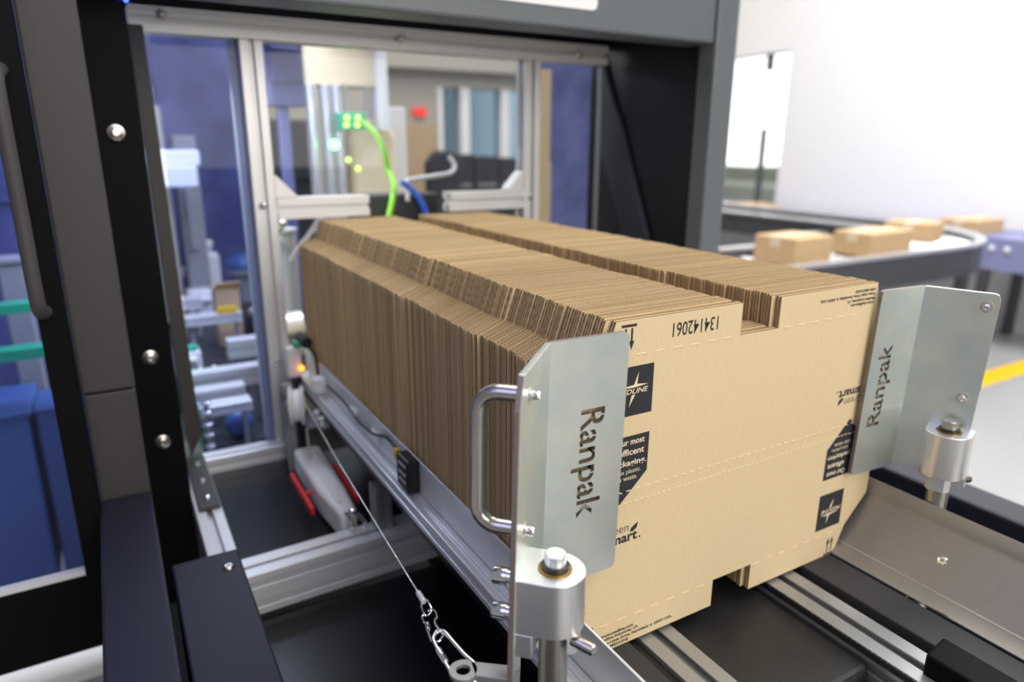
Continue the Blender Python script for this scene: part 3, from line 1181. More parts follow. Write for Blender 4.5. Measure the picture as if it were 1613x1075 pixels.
# ledge covers
b = MB()
b.box((.0135, -.05, .60), (.1020, .981, .822))
lc = b.build('cover_box', 'powder_blue_lit', bevel=.003, label='lower dark blue-lit cover plate with a dome screw beside the long ledge', cat='cover')
b = MB()
b.lathe((.0835, .935, .822), (0, 0, 1), [(0, .0075), (.002, .0072), (.004, .005), (.004, .0032), (.002, .0028)], 18)
b.build('screw', 'steel', lc, smooth=True)
b = MB()
b.box((-.0700, -.05, .55), (.0040, 1.195, .843))
b.build('ledge_beam', 'powder_blue_lit', bevel=.004, label='long dark blue-lit steel ledge running toward the viewer from the left post', cat='beam')
b = MB()
b.box((1.168, -.05, .55), (1.241, 1.195, .832))
b.build('ledge_beam', 'powder_blue_lit', bevel=.006, label='dark steel ledge behind the right gate, grey floor beyond it', cat='beam')

# ================================================================== machine housing
hs = thing('machine_housing', 'dark powder-coated steel housing with posts and header framing the glazed opening', 'machine', (.6, 1.24, 0))
FY = 1.20
b = MB()
b.box((FRX0, FY, .0), (FRX1, FY + .10, 1.020))
b.build('post_foot', 'powder', hs, bevel=.003)
b = MB()
b.box((FRX0 - .001, FY - .003, 1.0225), (FRX1 + .001, FY + .10, 2.1))
b.build('post', 'powder', hs, bevel=.004, label='left post')
b = MB()
b.box((1.213, FY, 0), (1.279, FY + .055, 2.1))
b.build('post', 'powder_header', hs, bevel=.006, label='right post')
b = MB()
b.box((FRX1 + .002, FY + .006, 1.612), (1.2125, FY + .09, 2.1))
hd = b.build('header', 'powder_header', hs, bevel=.006)
b = MB()
b.prism([(.46, FY + .004, 1.6490), (.878, FY + .004, 1.6490), (.886, FY + .004, 1.652), (.889, FY + .004, 1.660), (.889, FY + .004, 1.86), (.46, FY + .004, 1.86)], (0, .002, 0))
b.build('sign_plate', 'white_paint', hd, label='white sign plate')
b = MB()
b.box((1.2135, FY + .056, .0), (1.2300, 1.66, 2.1))
b.build('side_panel', 'black_panel', hs, label='black side panel')
b = MB()
b.box((FRX1 - .03, 1.305, .55), (.0680, 1.318, 2.0))
sp = b.build('inner_panel', 'black_matte', hs, label='black panel with three round bolts')
for x, z in ((.0315, 1.4119), (.0336, 1.0394), (.0342, .8811)):
    b = MB()
    b.lathe((x, 1.305, z), (0, -1, 0), [(0, .0125), (.003, .0125), (.004, .0085), (.010, .0085), (.011, .006), (.011, .004), (.007, .0035)], 20)
    b.build('bolt', 'steel', sp, smooth=True)
b = MB()
b.prism([(.078, 1.50, 1.60), (.103, 1.50, 1.60), (.112, 1.50, .80), (.088, 1.50, .755), (.0835, 1.50, .80)], (0, .02, 0))
b.build('edge_strip', 'powder', hs, bevel=.002)
b = MB()
b.prism([(1.201, y, z) for y, z in ((1.615, 1.64), (1.600, 1.62), (1.540, 1.497), (1.515, 1.456), (1.378, 1.163), (1.330, 1.05), (1.440, 1.05), (1.482, 1.157), (1.532, 1.276), (1.600, 1.392), (1.615, 1.42))], (.012, 0, 0))
b.build('gusset_plate', 'gusset_navy', hs, bevel=.0012)
b = MB()
b.box((.055, FY + .10, 1.6075), (.0745, FY + .13, 1.622))
b.build('blue_lamp', 'blue_led', hs, label='small blue indicator lamp')
b = MB()
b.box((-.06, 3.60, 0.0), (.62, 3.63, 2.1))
b.build('rear_panel', 'navy_glow_mottle', label='dark blue rear panel far behind the left pane', cat='panel')
b = MB()
b.box((-.07, 1.665, .0), (1.22, 3.595, .6995))
b.build('machine_bed', 'interior_dark', label='dark machine bed that carries the parts behind the panes', cat='machine bed')

# glazed aluminium frame in the opening
af = thing('glazed_frame', 'silver slotted profile frame holding clear panes at the far end of the stack', 'frame', (.62, 1.55, .70))
GYc = 1.5525
b = MB()
b.profile((.083, GYc, 1.6145), (1.170, GYc, 1.6145), .045, .045, (0, 1, 0), (0, 0, 1))
tb = b.build('top_profile', 'profile_white', af, bevel=.0012)
for x, z in ((.139, 1.6245), (.608, 1.6167), (1.078, 1.612)):
    b = MB()
    b.lathe((x, 1.530, z), (0, -1, 0), [(0, .010), (.002, .010), (.003, .007), (.008, .0065), (.009, .004)], 16)
    b.build('bolt', 'shaft', tb, smooth=True)
for x in (.2917, .9450):
    b = MB()
    b.profile((x, GYc, .737), (x, GYc, 1.5915), .045, .045, (1, 0, 0), (0, 1, 0))
    u = b.build('upright', 'profile_white', af, bevel=.0012)
    for z in ((1.2699, .9256) if x < .5 else (1.268,)):
        b = MB()
        b.lathe((x - .006, 1.530, z), (0, -1, 0), [(0, .008), (.004, .008), (.006, .006), (.009, .003)], 16)
        b.build('bolt', 'chrome', u, smooth=True)
for xa, xb in ((.3145, .5165), (.7165, .9225)):
    b = MB()
    b.profile((xa, GYc - .001, 1.262), (xb, GYc - .001, 1.262), .045, .045, (0, 1, 0), (0, 0, 1))
    b.build('cross_arm', 'profile_white', af, bevel=.0012)
for xa, sg in ((.3145, 1), (.9220, -1)):
    b = MB()
    b.prism([(xa, 1.533, 1.2848), (xa + sg * .044, 1.533, 1.2848), (xa + sg * .044, 1.533, 1.289), (xa + sg * .005, 1.533, 1.331), (xa, 1.533, 1.331)], (0, .036, 0))
    b.build('corner_gusset', 'profile_white', af, bevel=.001)
b = MB()
b.box((.1155, 1.550, .7385), (.2685, 1.556, 1.591))
b.build('pane', 'pane_blue', af, label='bluish left pane')
b = MB()
b.box((.3145, 1.552, 1.2850), (.9220, 1.558, 1.591))
b.build('pane', 'pane_glass', af)
b = MB()
b.box((.968, 1.550, .75), (1.160, 1.556, 1.591))
b.build('pane', 'pane_glass', af)
b = MB()
b.box((1.160, 1.548, .75), (1.167, 1.558, 1.591))
b.build('edge_trim', 'anodised_dull', af)
b = MB()
b.box((.252, 1.556, .738), (.268, 1.575, 1.59))
b.build('pane_seal', 'white_plastic', af)

b = MB()
b.box((.004, 1.600, 1.640), (1.2125, 1.612, 2.05))
b.build('top_panel', 'black_panel', hs, label='black upper panel')
# guide horn and dark bar at the rear of the stack
b = MB()
b.prism([(.330, 1.537, 1.150), (.340, 1.537, 1.150), (.412, 1.537, 1.235), (.404, 1.537, 1.243)], (0, .008, 0))
b.build('stop_blade', 'anodised', label='slanted bright metal blade at the rear left shoulder of the stack', cat='stop plate')

# ================================================================== left door
dr = thing('side_door', 'black framed glazed side door with a long vertical pull bar at the left', 'door', (-.3, 1.18, .02))
b = MB()
for a, c in (((-.104, 1.165, .735), (-.0692, 1.20, 2.1)), ((-.62, 1.165, .735), (-.56, 1.20, 2.1)), ((-.62, 1.165, .60), (-.0692, 1.20, .735)), ((-.56, 1.165, 1.95), (-.104, 1.20, 2.1))):
    b.box(a, c)
b.build('door_frame', 'black_matte', dr, bevel=.002)
b = MB()
b.box((-.56, 1.178, .735), (-.104, 1.186, 1.95))
b.build('pane', 'pane_blue', dr)
b = MB()
b.box((-.56, 1.166, .735), (-.1045, 1.178, .745))
b.build('sill_strip', 'anodised', dr)
b = MB()
b.tube(smooth_path([(-.0935, 1.163, 1.488), (-.0955, 1.130, 1.480), (-.0965, 1.118, 1.45), (-.0965, 1.118, 1.30), (-.0965, 1.118, 1.20), (-.0955, 1.130, 1.172), (-.0935, 1.163, 1.165)], 6), .0095, 14)
b.build('pull_bar', 'powder', dr, smooth=True)
b = MB()
b.cyl((-.62, 1.56, .295), (-.10, 1.56, .300), .035, n=20)
b.cyl((-.262, 1.56, .298), (-.255, 1.56, .298), .037, n=20)
b.build('floor_pipe', 'white_paint', smooth=True, label='pale grey pipe near the floor below the side door', cat='pipe')
# things behind the side door
for (z, dz, y, lab) in ((1.0125, .022, 1.99, 'upper green conveyor strip behind the side door glass'), (.918, .026, 1.92, 'lower green conveyor strip behind the side door glass')):
    b = MB()
    b.profile((-.62, y, z), (-.12, y, z + .004), .05, dz, (0, 1, 0), (0, 0, 1), 1, 0, .01, .004)
    b.box((-.60, y - .012, .30), (-.585, y + .012, z - dz / 2))
    b.box((-.16 if y < 1.95 else -.128, y - .012, .30), (-.145 if y < 1.95 else -.122, y + .012, z - dz / 2))
    b.build('guide_strip', 'green_plastic', label=lab, cat='guide strip', group='green strips behind the side door')
b = MB()
b.box((-.36, 1.93, .30), (-.23, 2.15, .760))
b.box((-.37, 1.92, .760), (-.22, 2.16, .776))
b.build('blue_bin', 'blue_plastic', bevel=.006, label='blue bin low behind the side door glass', cat='bin')
b = MB()
b.box((-.215, 1.95, .30), (-.135, 2.1, .755))
b.box((-.22, 1.945, .755), (-.13, 2.105, .768))
b.build('control_box', 'blue_plastic', bevel=.006, label='narrower blue box beside the blue bin behind the door', cat='box')
b = MB()
b.box((-.262, 2.2, .30), (-.205, 2.26, 1.09))
b.box((-.27, 2.19, 1.09), (-.197, 2.27, 1.105))
b.build('grey_post', 'interior_grey', bevel=.004, label='grey post behind the side door glass beside the green strips', cat='post')
b = MB()
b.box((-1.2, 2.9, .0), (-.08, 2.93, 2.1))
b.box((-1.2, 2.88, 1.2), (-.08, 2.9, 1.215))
b.build('enclosure_wall', 'navy_glow_mottle', label='dark blue enclosure wall at the back behind the side door', cat='panel')

# ================================================================== machine interior behind the glass
BARS = 'bright bars inside the machine'


def bar(x0, x1, y, z, wd, ht, label, m='profile_white', legs=True):
    t_ = thing('cross_bar', label, 'bar', ((x0 + x1) / 2, y, .70), BARS)
    q = MB()
    q.profile((x0, y, z - ht / 2), (x1, y, z - ht / 2), wd, ht, (0, 1, 0), (0, 0, 1), 1, 1, .008, .005)
    q.build('bar_profile', m, t_, bevel=.001)
    q = MB()
    for xx in (x0 + .012, x1 - .022):
        q.box((xx, y - .008, .70), (xx + .012, y + .008, z - ht))
    q.build('bar_stand', 'interior_grey', t_)
    return t_


bar(.126, .240, 1.655, .812, .05, .024, 'bright crossbar just behind the silver sill of the left pane')
bar(.124, .238, 1.722, .830, .036, .030, 'second bright crossbar behind the left pane, counted up from the sill')
bar(.1165, .300, 1.800, .850, .040, .050, 'widest bright crossbar behind the left pane, reaching to the silver upright')
bar(.252, .352, 2.070, .850, .045, .055, 'short bright crossbar touching the silver upright above the widest bar')
bar(.177, .349, 2.425, .850, .060, .030, 'bright crossbar with a yellow tag half way up the left pane')
bar(.180, .262, 2.745, .850, .07, .045, 'short bright crossbar left of the small tan carton')
bar(.215, .400, 3.395, .850, .08, .035, 'topmost bright crossbar, below the white knob block')
b = MB()
b.box((.275, 2.395, .851), (.335, 2.42, .872))
b.build('tag_plate', 'yellow_plastic', label='small yellow tag on a bright crossbar behind the left pane', cat='tag')
b = MB()
b.box((.290, 2.55, .70), (.370, 2.64, .905))
b.prism([(.290, 2.55, .905), (.370, 2.55, .905), (.370, 2.52, .930), (.290, 2.52, .930)], (0, .004, .002))
b.build('small_carton', 'kraft_box', label='small tan carton standing among the bars behind the left pane', cat='carton')
kb = thing('knob_block', 'white block with round knob standing above the topmost crossbar', 'valve', (.36, 3.3, .70))
b = MB()
b.box((.31, 3.25, .70), (.405, 3.35, .925))
b.build('block_body', 'white_plastic', kb, bevel=.008)
b = MB()
b.lathe((.357, 3.30, .925), (0, 0, 1), [(0, .022), (.02, .022), (.024, .032), (.05, .034), (.056, .026)], 16)
b.build('block_knob', 'white_plastic', kb, smooth=True)
b = MB()
b.ball((.505, 3.28, .865), .068, sq=(1.1, 1, .75), n=20)
b.lathe((.505, 3.28, .70), (0, 0, 1), [(0, .04), (.12, .04), (.13, .072), (.15, .075)], 20, 1)
b.build('blue_dome', ['blue_plastic', 'interior_grey'], smooth=True, label='blue domed cap on a grey stem behind the left pane', cat='cap')
for i, (x, y, z, s, m, lab) in enumerate([(.155, 2.20, .80, .07, 'white_plastic', 'white box behind the left pane with a green-lit top'),
                                           (.165, 1.985, .785, .12, 'interior_dark', 'dark housing between the crossbars behind the left pane'),
                                           (.290, 3.02, .82, .10, 'white_plastic', 'pale gearbox below the topmost crossbar behind the left pane'),
                                           (.440, 2.60, .80, .10, 'interior_dark', 'dark motor behind the left silver upright')]):
    dv = thing('drive_unit', lab, 'machine unit', (x, y, .70))
    b = MB()
    b.box((x - s / 2, y - s / 2, .70), (x + s / 2, y + s / 2, z))
    b.cyl((x - s * .4, y - s / 2 - .012, z - s * .3), (x + s * .3, y - s / 2 - .012, z - s * .3), s * .14)
    b.build('unit_body', m, dv, bevel=.005)
    b = MB()
    for k in range(3):
        b.lathe((x - s * .3 + k * s * .3, y, z), (0, 0, 1), [(0, s * .1), (s * .12, s * .1), (s * .16, s * .05)], 12)
    b.build('unit_bolts', 'chrome', dv, smooth=True)
    if i == 0:
        b = MB()
        b.box((x, y - s * .4, z + .0002), (x + s * .4, y + s * .1, z + .014))
        b.build('unit_lamp', 'green_plastic', dv)
# column of stacked washers by the sill
wc = thing('spring_column', 'vertical rod with stacked shiny washers at the left edge behind the pane', 'rod', (.139, 1.63, .70))
b = MB()
b.cyl((.139, 1.63, .70), (.139, 1.63, .832), .005)
b.build('rod', 'steel', wc)
for z in (.715, .742, .768, .797, .82):
    b = MB()
    b.lathe((.139, 1.63, z), (0, 0, 1), [(0, .010), (.003, .012), (.007, .012), (.010, .009)], 14)
    b.build('washer', 'chrome', wc, smooth=True)
b = MB()
b.ball((.215, 1.70, .735), .035, sq=(1, .8, 1), n=16)
b.build('blue_bulb', 'blue_plastic', smooth=True, label='blue-grey rounded part low behind the left pane beside the washers', cat='machine unit')
# blue-lit apparatus up behind the left pane
for i, (x0, x1, y, z0, z1, m, lab) in enumerate([(.10, .22, 2.9, .72, 1.52, 'interior_grey', 'tall grey cabinet behind the blue left pane'),
                                                 (.26, .345, 3.1, .72, 1.42, 'interior_grey', 'narrow grey cabinet behind the blue left pane near the silver upright'),
                                                 (.13, .30, 2.62, 1.32, 1.37, 'white_plastic', 'pale rail crossing high behind the blue left pane')]):
    b = MB()
    b.box((x0, y, z0), (x1, y + .12, z1))
    b.box((x0 + .015, y - .015, z1 - .12), (x1 - .015, y, z1 - .05))
    b.box((x0 + .02, y - .02, z0 + .25), (x0 + .05, y, z1 - .2))
    if i == 2:
        b.box((x0 + .02, y + .05, .70), (x0 + .05, y + .08, z0))
    b.build('machine_cabinet', m, bevel=.006, label=lab, cat='cabinet')
b = MB()
b.ball((.1145, 1.80, 1.303), .0095)
b.cyl((.1145, 1.80, .70), (.1145, 1.80, 1.296), .004)
b.build('status_lamp', 'green_led', smooth=True, label='single green status lamp at the left edge of the blue pane', cat='lamp')

# white picking head behind the centre pane
ph = thing('picking_head', 'white picking head with twin rods and green lamps behind the centre pane', 'machine', (.82, 2.6, .70))
b = MB()
b.box((.672, 2.60, 1.592), (.925, 2.78, 1.760))
b.build('head_box', 'kraft_pale', ph, bevel=.006)
b = MB()
b.box((.922, 2.58, 1.44), (.965, 2.66, 2.0))
b.build('head_column', 'white_paint', ph, bevel=.004)
for x in (.817, .894):
    b = MB()
    b.cyl((x, 2.62, 1.49), (x, 2.62, 1.592), .009)
    b.build('head_rod', 'shaft', ph)
for xa, m in ((.682, 'lime_tube'), (.735, 'roller'), (.775, 'roller')):
    b = MB()
    b.cyl((xa, 2.6, .70), (xa, 2.6, 1.592), .020 if xa < .7 else .017, n=16)
    b.build('head_tube', 'roller', ph, smooth=True)
b = MB()
b.box((.750, 2.50, 1.440), (.850, 2.58, 1.497))
b.build('valve_block', 'green_plastic', ph, bevel=.004)
for (x, z) in ((.7765, 1.4794), (.8154, 1.4802), (.7728, 1.4559), (.8117, 1.4566), (.7722, 1.3372), (.8053, 1.306)):
    b = MB()
    b.ball((x, 2.494, z), .0085)
    b.build('lime_lamp', 'lime_led', ph, smooth=True)
b = MB()
b.ball((.7255, 2.494, 1.3893), .017)
b.build('green_lamp', 'green_led', ph, smooth=True)
b = MB()
b.prism([(.835, 2.66, .70), (1.01, 2.66, .70), (1.02, 2.66, 1.42), (.98, 2.66, 1.485), (.86, 2.66, 1.485), (.83, 2.66, 1.40)], (0, .10, 0))
b.build('head_shroud', 'kraft_pale', ph, bevel=.02)
b = MB()
b.box((1.005, 2.80, .70), (1.118, 2.92, 1.535))
b.build('white_column', 'white_plastic', bevel=.006, label='white upright cabinet right of the picking head behind the centre pane', cat='cabinet')
b = MB()
b.box((.60, 3.2, .70), (.84, 3.34, 1.30))
b.box((.645, 3.18, 1.235), (.85, 3.21, 1.49))
b.build('dark_console', 'interior_dark', bevel=.008, label='dark screen console at the left behind the centre pane', cat='console')
b = MB()
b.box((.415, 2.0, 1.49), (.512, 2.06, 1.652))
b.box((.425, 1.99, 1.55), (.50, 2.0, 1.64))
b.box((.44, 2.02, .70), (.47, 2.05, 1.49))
b.build('blue_box', 'navy_glow_mottle', bevel=.006, label='blue-lit box on a post at the upper left corner of the centre pane', cat='box')  # the blue light on this box is painted in by its navy material
# hoses over the end of the stack
b = MB()
b.box((.552, 1.75, .70), (.785, 1.83, 1.268))
b.build('hose_manifold', 'interior_dark', bevel=.006, label='dark manifold block behind the stack where the hoses end', cat='manifold')
for name, m, pts, r, lab in (('hose', 'lime_hose', [(.632, 1.735, 1.2), (.650, 1.738, 1.262), (.6618, 1.76, 1.295), (.6641, 1.80, 1.325), (.654, 1.80, 1.375), (.64, 1.82, 1.42), (.62, 1.86, 1.45)], .0075, 'bright lime green hose rising behind the stack'),
                             ('hose', 'grey_cable', [(.690, 1.738, 1.25), (.694, 1.745, 1.288), (.7132, 1.80, 1.299), (.7878, 1.80, 1.309), (.845, 1.80, 1.318), (.862, 1.81, 1.337), (.850, 1.82, 1.362)], .0065, 'pale grey hose arching over the manifold behind the stack'),
                             ('hose', 'blue_hose', [(.676, 1.742, 1.30), (.690, 1.738, 1.290), (.7187, 1.735, 1.260), (.7391, 1.735, 1.2176), (.742, 1.735, 1.19)], .0085, 'short blue hose bending down behind the stack')):
    q = MB()
    q.tube(smooth_path(pts, 7), r, 10)
    q.build(name, m, smooth=True, label=lab, cat='hose', group='hoses behind the stack')
# office pieces in the far room, seen through the glass
ch = thing('office_chair', 'dark office chair in the far room left of the low cabinets', 'chair', (2.3, 5.1, 0))
b = MB()
b.box((2.12, 4.95, .42), (2.50, 5.35, .52))
b.build('seat', 'interior_dark', ch, bevel=.03)
b = MB()
b.prism([(2.17, 5.0, .56), (2.43, 5.0, .56), (2.45, 5.0, 1.25), (2.38, 5.0, 1.34), (2.24, 5.0, 1.34), (2.15, 5.0, 1.25)], (0, .07, 0))
b.build('backrest', 'interior_dark', ch, bevel=.02)
b = MB()
b.cyl((2.3, 5.15, .06), (2.3, 5.15, .42), .03)
for k in range(5):
    a = k * 2 * PI / 5
    b.tube([(2.3, 5.15, .07), (2.3 + .28 * math.cos(a), 5.15 + .28 * math.sin(a), .03)], .022, 8)
b.build('base', 'shaft', ch)
for i in range(3):
    b = MB()
    b.box((2.80 + i * .27, 6.0, 0), (3.06 + i * .27, 6.45, 1.29 - .02 * i))
    cbn = b.build('low_cabinet', 'interior_dark', bevel=.006, label=('low dark cabinet nearest the office chair', 'middle one of the low dark cabinets under the far windows', 'low dark cabinet furthest from the office chair')[i], cat='cabinet', group='low cabinets in the far room')
    b = MB()
    b.box((2.83 + i * .27, 5.985, 1.0), (3.03 + i * .27, 6.0, 1.02))
    b.build('cabinet_handle', 'shaft', cbn)
# right bay behind the narrow pane
b = MB()
b.box((1.385, 2.2, 0), (1.44, 2.26, 1.33))
b.box((1.39, 2.21, 1.33), (1.44, 2.26, 1.65))
b.build('timber_post', 'door_tan', label='brown post behind the narrow right pane', cat='post')
b = MB()
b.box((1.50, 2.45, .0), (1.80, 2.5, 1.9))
b.build('dark_backplate', 'navy_glow_mottle', label='dark navy plate behind the narrow right pane', cat='panel')

# ================================================================== pulley, trolley and bits beside the guide
pu = thing('white_pulley', 'white plastic pulley wheel hanging beside the silver upright', 'pulley', (.2925, 1.40, .80))
b = MB()
pc = Vector((.2925, 1.40, .868))
pa = Vector((1, -.25, 0)).normalized()
b.lathe(pc - pa * .016, pa, [(0, .028), (.001, .041), (.006, .043), (.010, .034), (.022, .034), (.026, .043), (.031, .041), (.032, .028)], 28)
b.build('wheel', 'white_plastic', pu, smooth=True)
b = MB()
b.lathe(pc - pa * .0185, pa, [(0, .010), (.001, .016), (.037, .016), (.0375, .010)], 20)
b.build('hub', 'yellow_plastic', pu, smooth=True)
b = MB()
b.box((.276, 1.445, .7005), (.296, 1.462, .90))
b.box((.276, 1.40, .862), (.2765, 1.462, .876))
b.build('pulley_bracket', 'interior_grey', pu, bevel=.002)
tr = thing('white_trolley', 'long translucent white trolley lying on the glossy black panel', 'trolley', (.302, 1.25, .70))
b = MB()
b.prism([(.290, 1.10, .705), (.322, 1.105, .705), (.3290, 1.20, .705), (.3370, 1.42, .705), (.2810, 1.425, .705), (.2790, 1.22, .705)], (0, 0, .058))
b.build('trolley_body', 'white_plastic', tr, bevel=.010, seg=3)
b = MB()
b.box((.296, 1.14, .763), (.304, 1.40, .769))
b.box((.312, 1.20, .763), (.318, 1.40, .768))
b.build('body_rib', 'white_plastic', tr, bevel=.002)
for xs, lab in ((.257, 'outer red bar'), (.344, 'inner red bar')):
    b = MB()
    b.box((xs - .004, 1.17, .735), (xs + .004, 1.335, .752))
    b.cyl((xs, 1.25, .742), (.30, 1.25, .742), .003)
    b.build('red_bar', 'red_plastic', tr, bevel=.003, label=lab)
b = MB()
b.tube(smooth_path([(.3035, 1.10, .765), (.3045, 1.085, .775), (.312, 1.075, .770), (.322, 1.065, .756), (.318, 1.060, .750)], 5), .003, 8)
b.tube(smooth_path([(.298, 1.105, .762), (.303, 1.09, .757), (.300, 1.07, .748)], 5), .003, 8)
b.build('end_hook', 'chrome', tr, smooth=True)
b = MB()
b.tube([(.298, 1.350, .832), (.298, 1.345, .80), (.297, 1.335, .764)], .0022, 8)
b.build('trolley_wire', 'wire', tr, smooth=True)
vb = thing('valve_cluster', 'small white valve with orange lamp between upright and stack', 'valve', (.315, 1.46, .75))
b = MB()
b.box((.296, 1.47, .905), (.326, 1.50, .972))
b.build('valve_body', 'white_plastic', vb, bevel=.004)
b = MB()
b.ball((.322, 1.46, .928), .006)
b.build('orange_lamp', 'orange_led', vb, smooth=True)
b = MB()
b.box((.312, 1.46, .974), (.334, 1.49, .986))
b.build('green_port', 'green_plastic', vb, bevel=.003)
b = MB()
b.box((.305, 1.47, .7005), (.3225, 1.50, .905))
b.build('valve_stem', 'interior_dark', vb)
b = MB()
b.cyl((.333, 1.44, .988), (.333, 1.50, .988), .012)
b.tube(smooth_path([(.333, 1.46, .985), (.342, 1.42, .965), (.341, 1.40, .93), (.338, 1.42, .906)], 5), .004, 8)
b.build('black_fitting', 'cable_black', vb, smooth=True)
b = MB()
b.lathe((.332, 1.36, .905), (0, 0, 1), [(0, .014), (.01, .016), (.028, .014), (.034, .006)], 16)
b.lathe((.319, 1.34, .8575), (0, 0, 1), [(0, .008), (.012, .009), (.016, .005)], 12, 1)
b.lathe((.319, 1.305, .8575), (0, 0, 1), [(0, .007), (.010, .008), (.014, .004)], 12, 1)
b.box((.3145, 1.29, .850), (.3285, 1.352, .8575), 1)
b.build('white_knob', ['white_plastic', 'roller'], vb, smooth=True)

# machine parts visible between the upright and the stack
gbx = thing('gearmotor', 'grey round motor with fittings right of the left silver upright', 'motor', (.355, 1.80, .70))
b = MB()
b.cyl((.345, 1.78, .935), (.40, 1.78, .935), .045, n=20)
b.build('motor_can', 'roller', gbx, smooth=True)
b = MB()
b.box((.34, 1.80, .70), (.41, 1.86, .90))
b.build('motor_foot', 'interior_grey', gbx, bevel=.004)
b = MB()
b.box((.335, 1.74, .872), (.42, 1.80, .892))
b.build('motor_plate', 'profile_white', gbx, bevel=.003)
b = MB()
b.cyl((.40, 1.9, .70), (.40, 1.9, 1.17), .032, n=18)
b.cyl((.40, 1.9, 1.17), (.40, 1.9, 1.178), .036, n=18)
b.build('dark_cylinder', 'interior_grey', smooth=True, label='dark upright cylinder just left of the stack rear', cat='cylinder')
b = MB()
for z in (1.20, 1.232, 1.255):
    b.ball((.385, 1.82, z), .011)
b.tube(smooth_path([(.365, 1.82, 1.28), (.378, 1.82, 1.25), (.372, 1.82, 1.22), (.386, 1.83, 1.19), (.352, 1.89, 1.10), (.350, 1.89, .70)], 5), .006, 8)
b.build('hose_fitting', 'shaft', smooth=True, label='dark tangled hose fitting under the left cross arm', cat='hose')
b = MB()
b.box((.42, 2.3, .70), (.475, 2.36, 1.235))
b.build('beige_post', 'kraft_pale', bevel=.004, label='beige post under the left cross arm behind the stack', cat='post')

# ================================================================== background conveyors and cartons
cv = thing('curved_conveyor', 'roller conveyor with dark side wall curving round behind the stack', 'conveyor', (3.6, 2.4, 0))


def arc_path(off):
    pts = [(1.90, 2.06 + off), (2.9, 2.06 + off), (3.9, 2.05 + off)]
    c = (4.05, 3.05)
    r = 1.0 - off
    for k in range(1, 13):
        a = -PI / 2 + k / 12 * PI / 2
        pts.append((c[0] + r * math.cos(a), c[1] + r * math.sin(a)))
    pts.append((c[0] + r, 5.6))
    return pts


def wall_along(path, z0, z1, th):
    q = MB()
    n_ = len(path)
    L_ = []
    for i, p in enumerate(path):
        a = Vector(path[max(i - 1, 0)])
        c = Vector(path[min(i + 1, n_ - 1)])
        t_ = (c - a).normalized()
        nn = Vector((-t_.y, t_.x))
        L_.append((Vector(p), Vector(p) + nn * th))
    for i in range(n_ - 1):
        (a, a2), (c, c2) = L_[i], L_[i + 1]
        q.hexa([(a.x, a.y, z0), (c.x, c.y, z0), (c2.x, c2.y, z0), (a2.x, a2.y, z0)], [(a.x, a.y, z1), (c.x, c.y, z1), (c2.x, c2.y, z1), (a2.x, a2.y, z1)])
    return q


wall_along(arc_path(0), .69, .845, .02).build('side_wall', 'conveyor_dark', cv)
wall_along(arc_path(-.008), .846, .862, .05).build('top_rail', 'roller', cv)
wall_along(arc_path(.56), .69, .845, .02).build('side_wall', 'conveyor_dark', cv)
wall_along(arc_path(.552), .846, .862, .05).build('top_rail', 'roller', cv)
P0, P1 = arc_path(.035), arc_path(.545)
k = 0
for i in range(len(P0) - 1):
    a0, a1, c0_, c1_ = Vector(P0[i]), Vector(P0[i + 1]), Vector(P1[i]), Vector(P1[i + 1])
    m_ = max(1, int(max((a1 - a0).length, (c1_ - c0_).length) / .085))
    for j in range(m_):
        if k >= 78:
            break
        u = (j + .5) / m_
        pa_, pb_ = a0.lerp(a1, u), c0_.lerp(c1_, u)
        q = MB()
        q.cyl((pa_.x, pa_.y, .792), (pb_.x, pb_.y, .792), .027, n=12)
        q.build('roller', 'roller', cv, smooth=True)
        k += 1
for x, y in ((2.2, 2.08), (3.2, 2.08), (4.72, 2.36), (3.2, 2.60), (5.02, 3.6)):
    q = MB()
    q.box((x - .03, y - .03, 0), (x + .03, y + .03, .69))
    q.build('leg', 'conveyor_dark', cv)


def carton(x0, x1, y0, y1, z0, h, label, rz=0, m=('kraft_box', 'kraft_pale')):
    t_ = thing('carton', label, 'carton', ((x0 + x1) / 2, (y0 + y1) / 2, z0), 'cartons on the far conveyors')
    q = MB()
    q.box((x0, y0, z0), (x1, y1, z0 + h))
    q.build('carton_body', m[0], t_, bevel=.006)
    q = MB()
    q.box((x0 - .002, (y0 + y1) / 2 - .03, z0 + h - .05), (x1 + .002, (y0 + y1) / 2 + .03, z0 + h + .002))
    q.build('tape', m[1], t_)
    t_.rotation_euler = (0, 0, rz)
    return t_


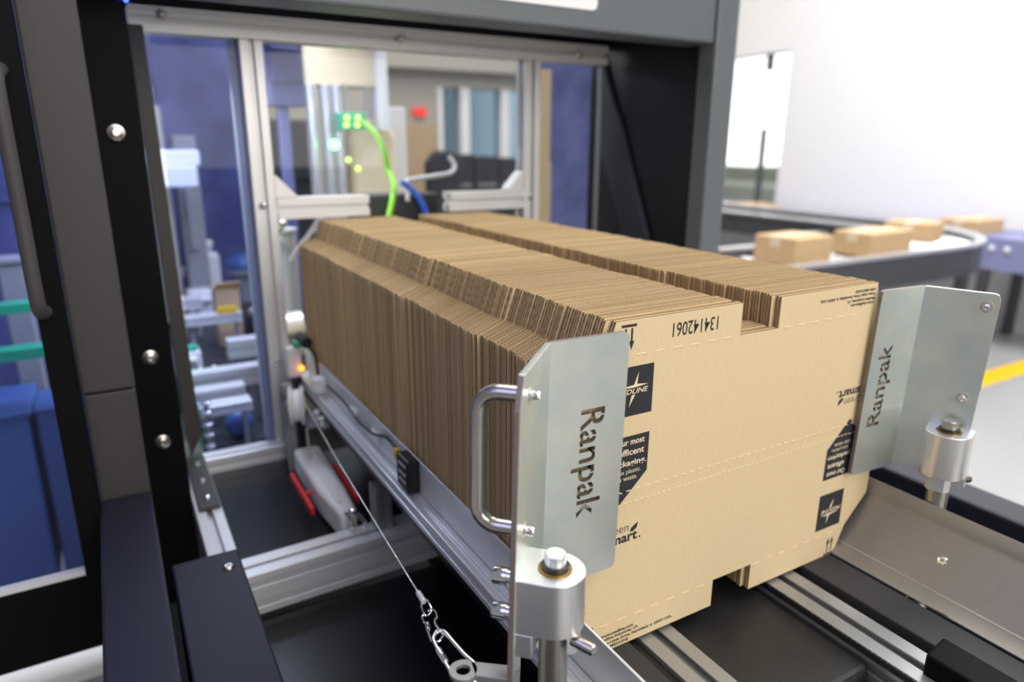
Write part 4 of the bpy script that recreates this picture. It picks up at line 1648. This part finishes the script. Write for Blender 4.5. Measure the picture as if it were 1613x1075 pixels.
RZ = .8195
carton(2.84, 3.14, 2.20, 2.44, RZ, .14, 'kraft carton on the curved conveyor nearest the dark right post', .05)
carton(3.46, 3.86, 2.22, 2.44, RZ, .125, 'pale-topped kraft carton in the middle of the curved conveyor', .05)
carton(4.32, 4.56, 2.42, 2.70, RZ, .11, 'brown carton at the bend of the curved conveyor', .25)
b = MB()
b.box((3.15, 2.52, RZ), (3.55, 2.60, RZ + .10))
b.build('dark_tray', 'conveyor_dark', bevel=.01, label='dark tray behind the first two cartons on the curved conveyor', cat='tray')
wc2 = thing('wall_conveyor', 'straight blue-grey conveyor running along the white wall', 'conveyor', (5.6, 3.5, 0))
b = MB()
b.box((5.36, .2, .55), (5.42, 7.4, .775))
b.box((5.86, .2, .55), (5.92, 7.4, .775))
b.build('side_rail', 'conveyor_blue', wc2)
b = MB()
b.box((5.42, .2, .72), (5.86, 7.4, .765))
b.build('conveyor_belt', 'conveyor_blue', wc2)
for y in (.8, 2.55, 4.4, 6.4):
    for x in (5.39, 5.89):
        b = MB()
        b.box((x - .03, y - .03, 0), (x + .03, y + .03, .55))
        b.build('leg', 'conveyor_dark', wc2)
for y in (2.42, 2.52):
    b = MB()
    b.ball((5.355, y, .70), .02)
    b.build('white_bokeh', 'white_paint', wc2, smooth=True)  # white balls stand in for two out-of-focus highlights on the rail
carton(5.44, 5.82, 2.68, 2.95, .766, .10, 'carton on the straight conveyor in front of the white wall')
carton(5.46, 5.74, 4.66, 5.08, .766, .06, 'flat carton on the straight conveyor below the tall window')
# small clutter beside the right post
mt = thing('conveyor_motor', 'white motor units under the conveyor beside the dark right post', 'motor', (2.35, 2.9, 0))
b = MB()
b.box((2.25, 2.85, .0), (2.29, 2.89, .95))
b.build('motor_post', 'conveyor_dark', mt)
b = MB()
b.ball((2.38, 2.9, .90), .05)
b.ball((2.56, 2.95, .91), .035)
b.cyl((2.25, 2.87, .86), (2.6, 2.95, .86), .02)
b.build('motor_body', 'white_plastic', mt, smooth=True)
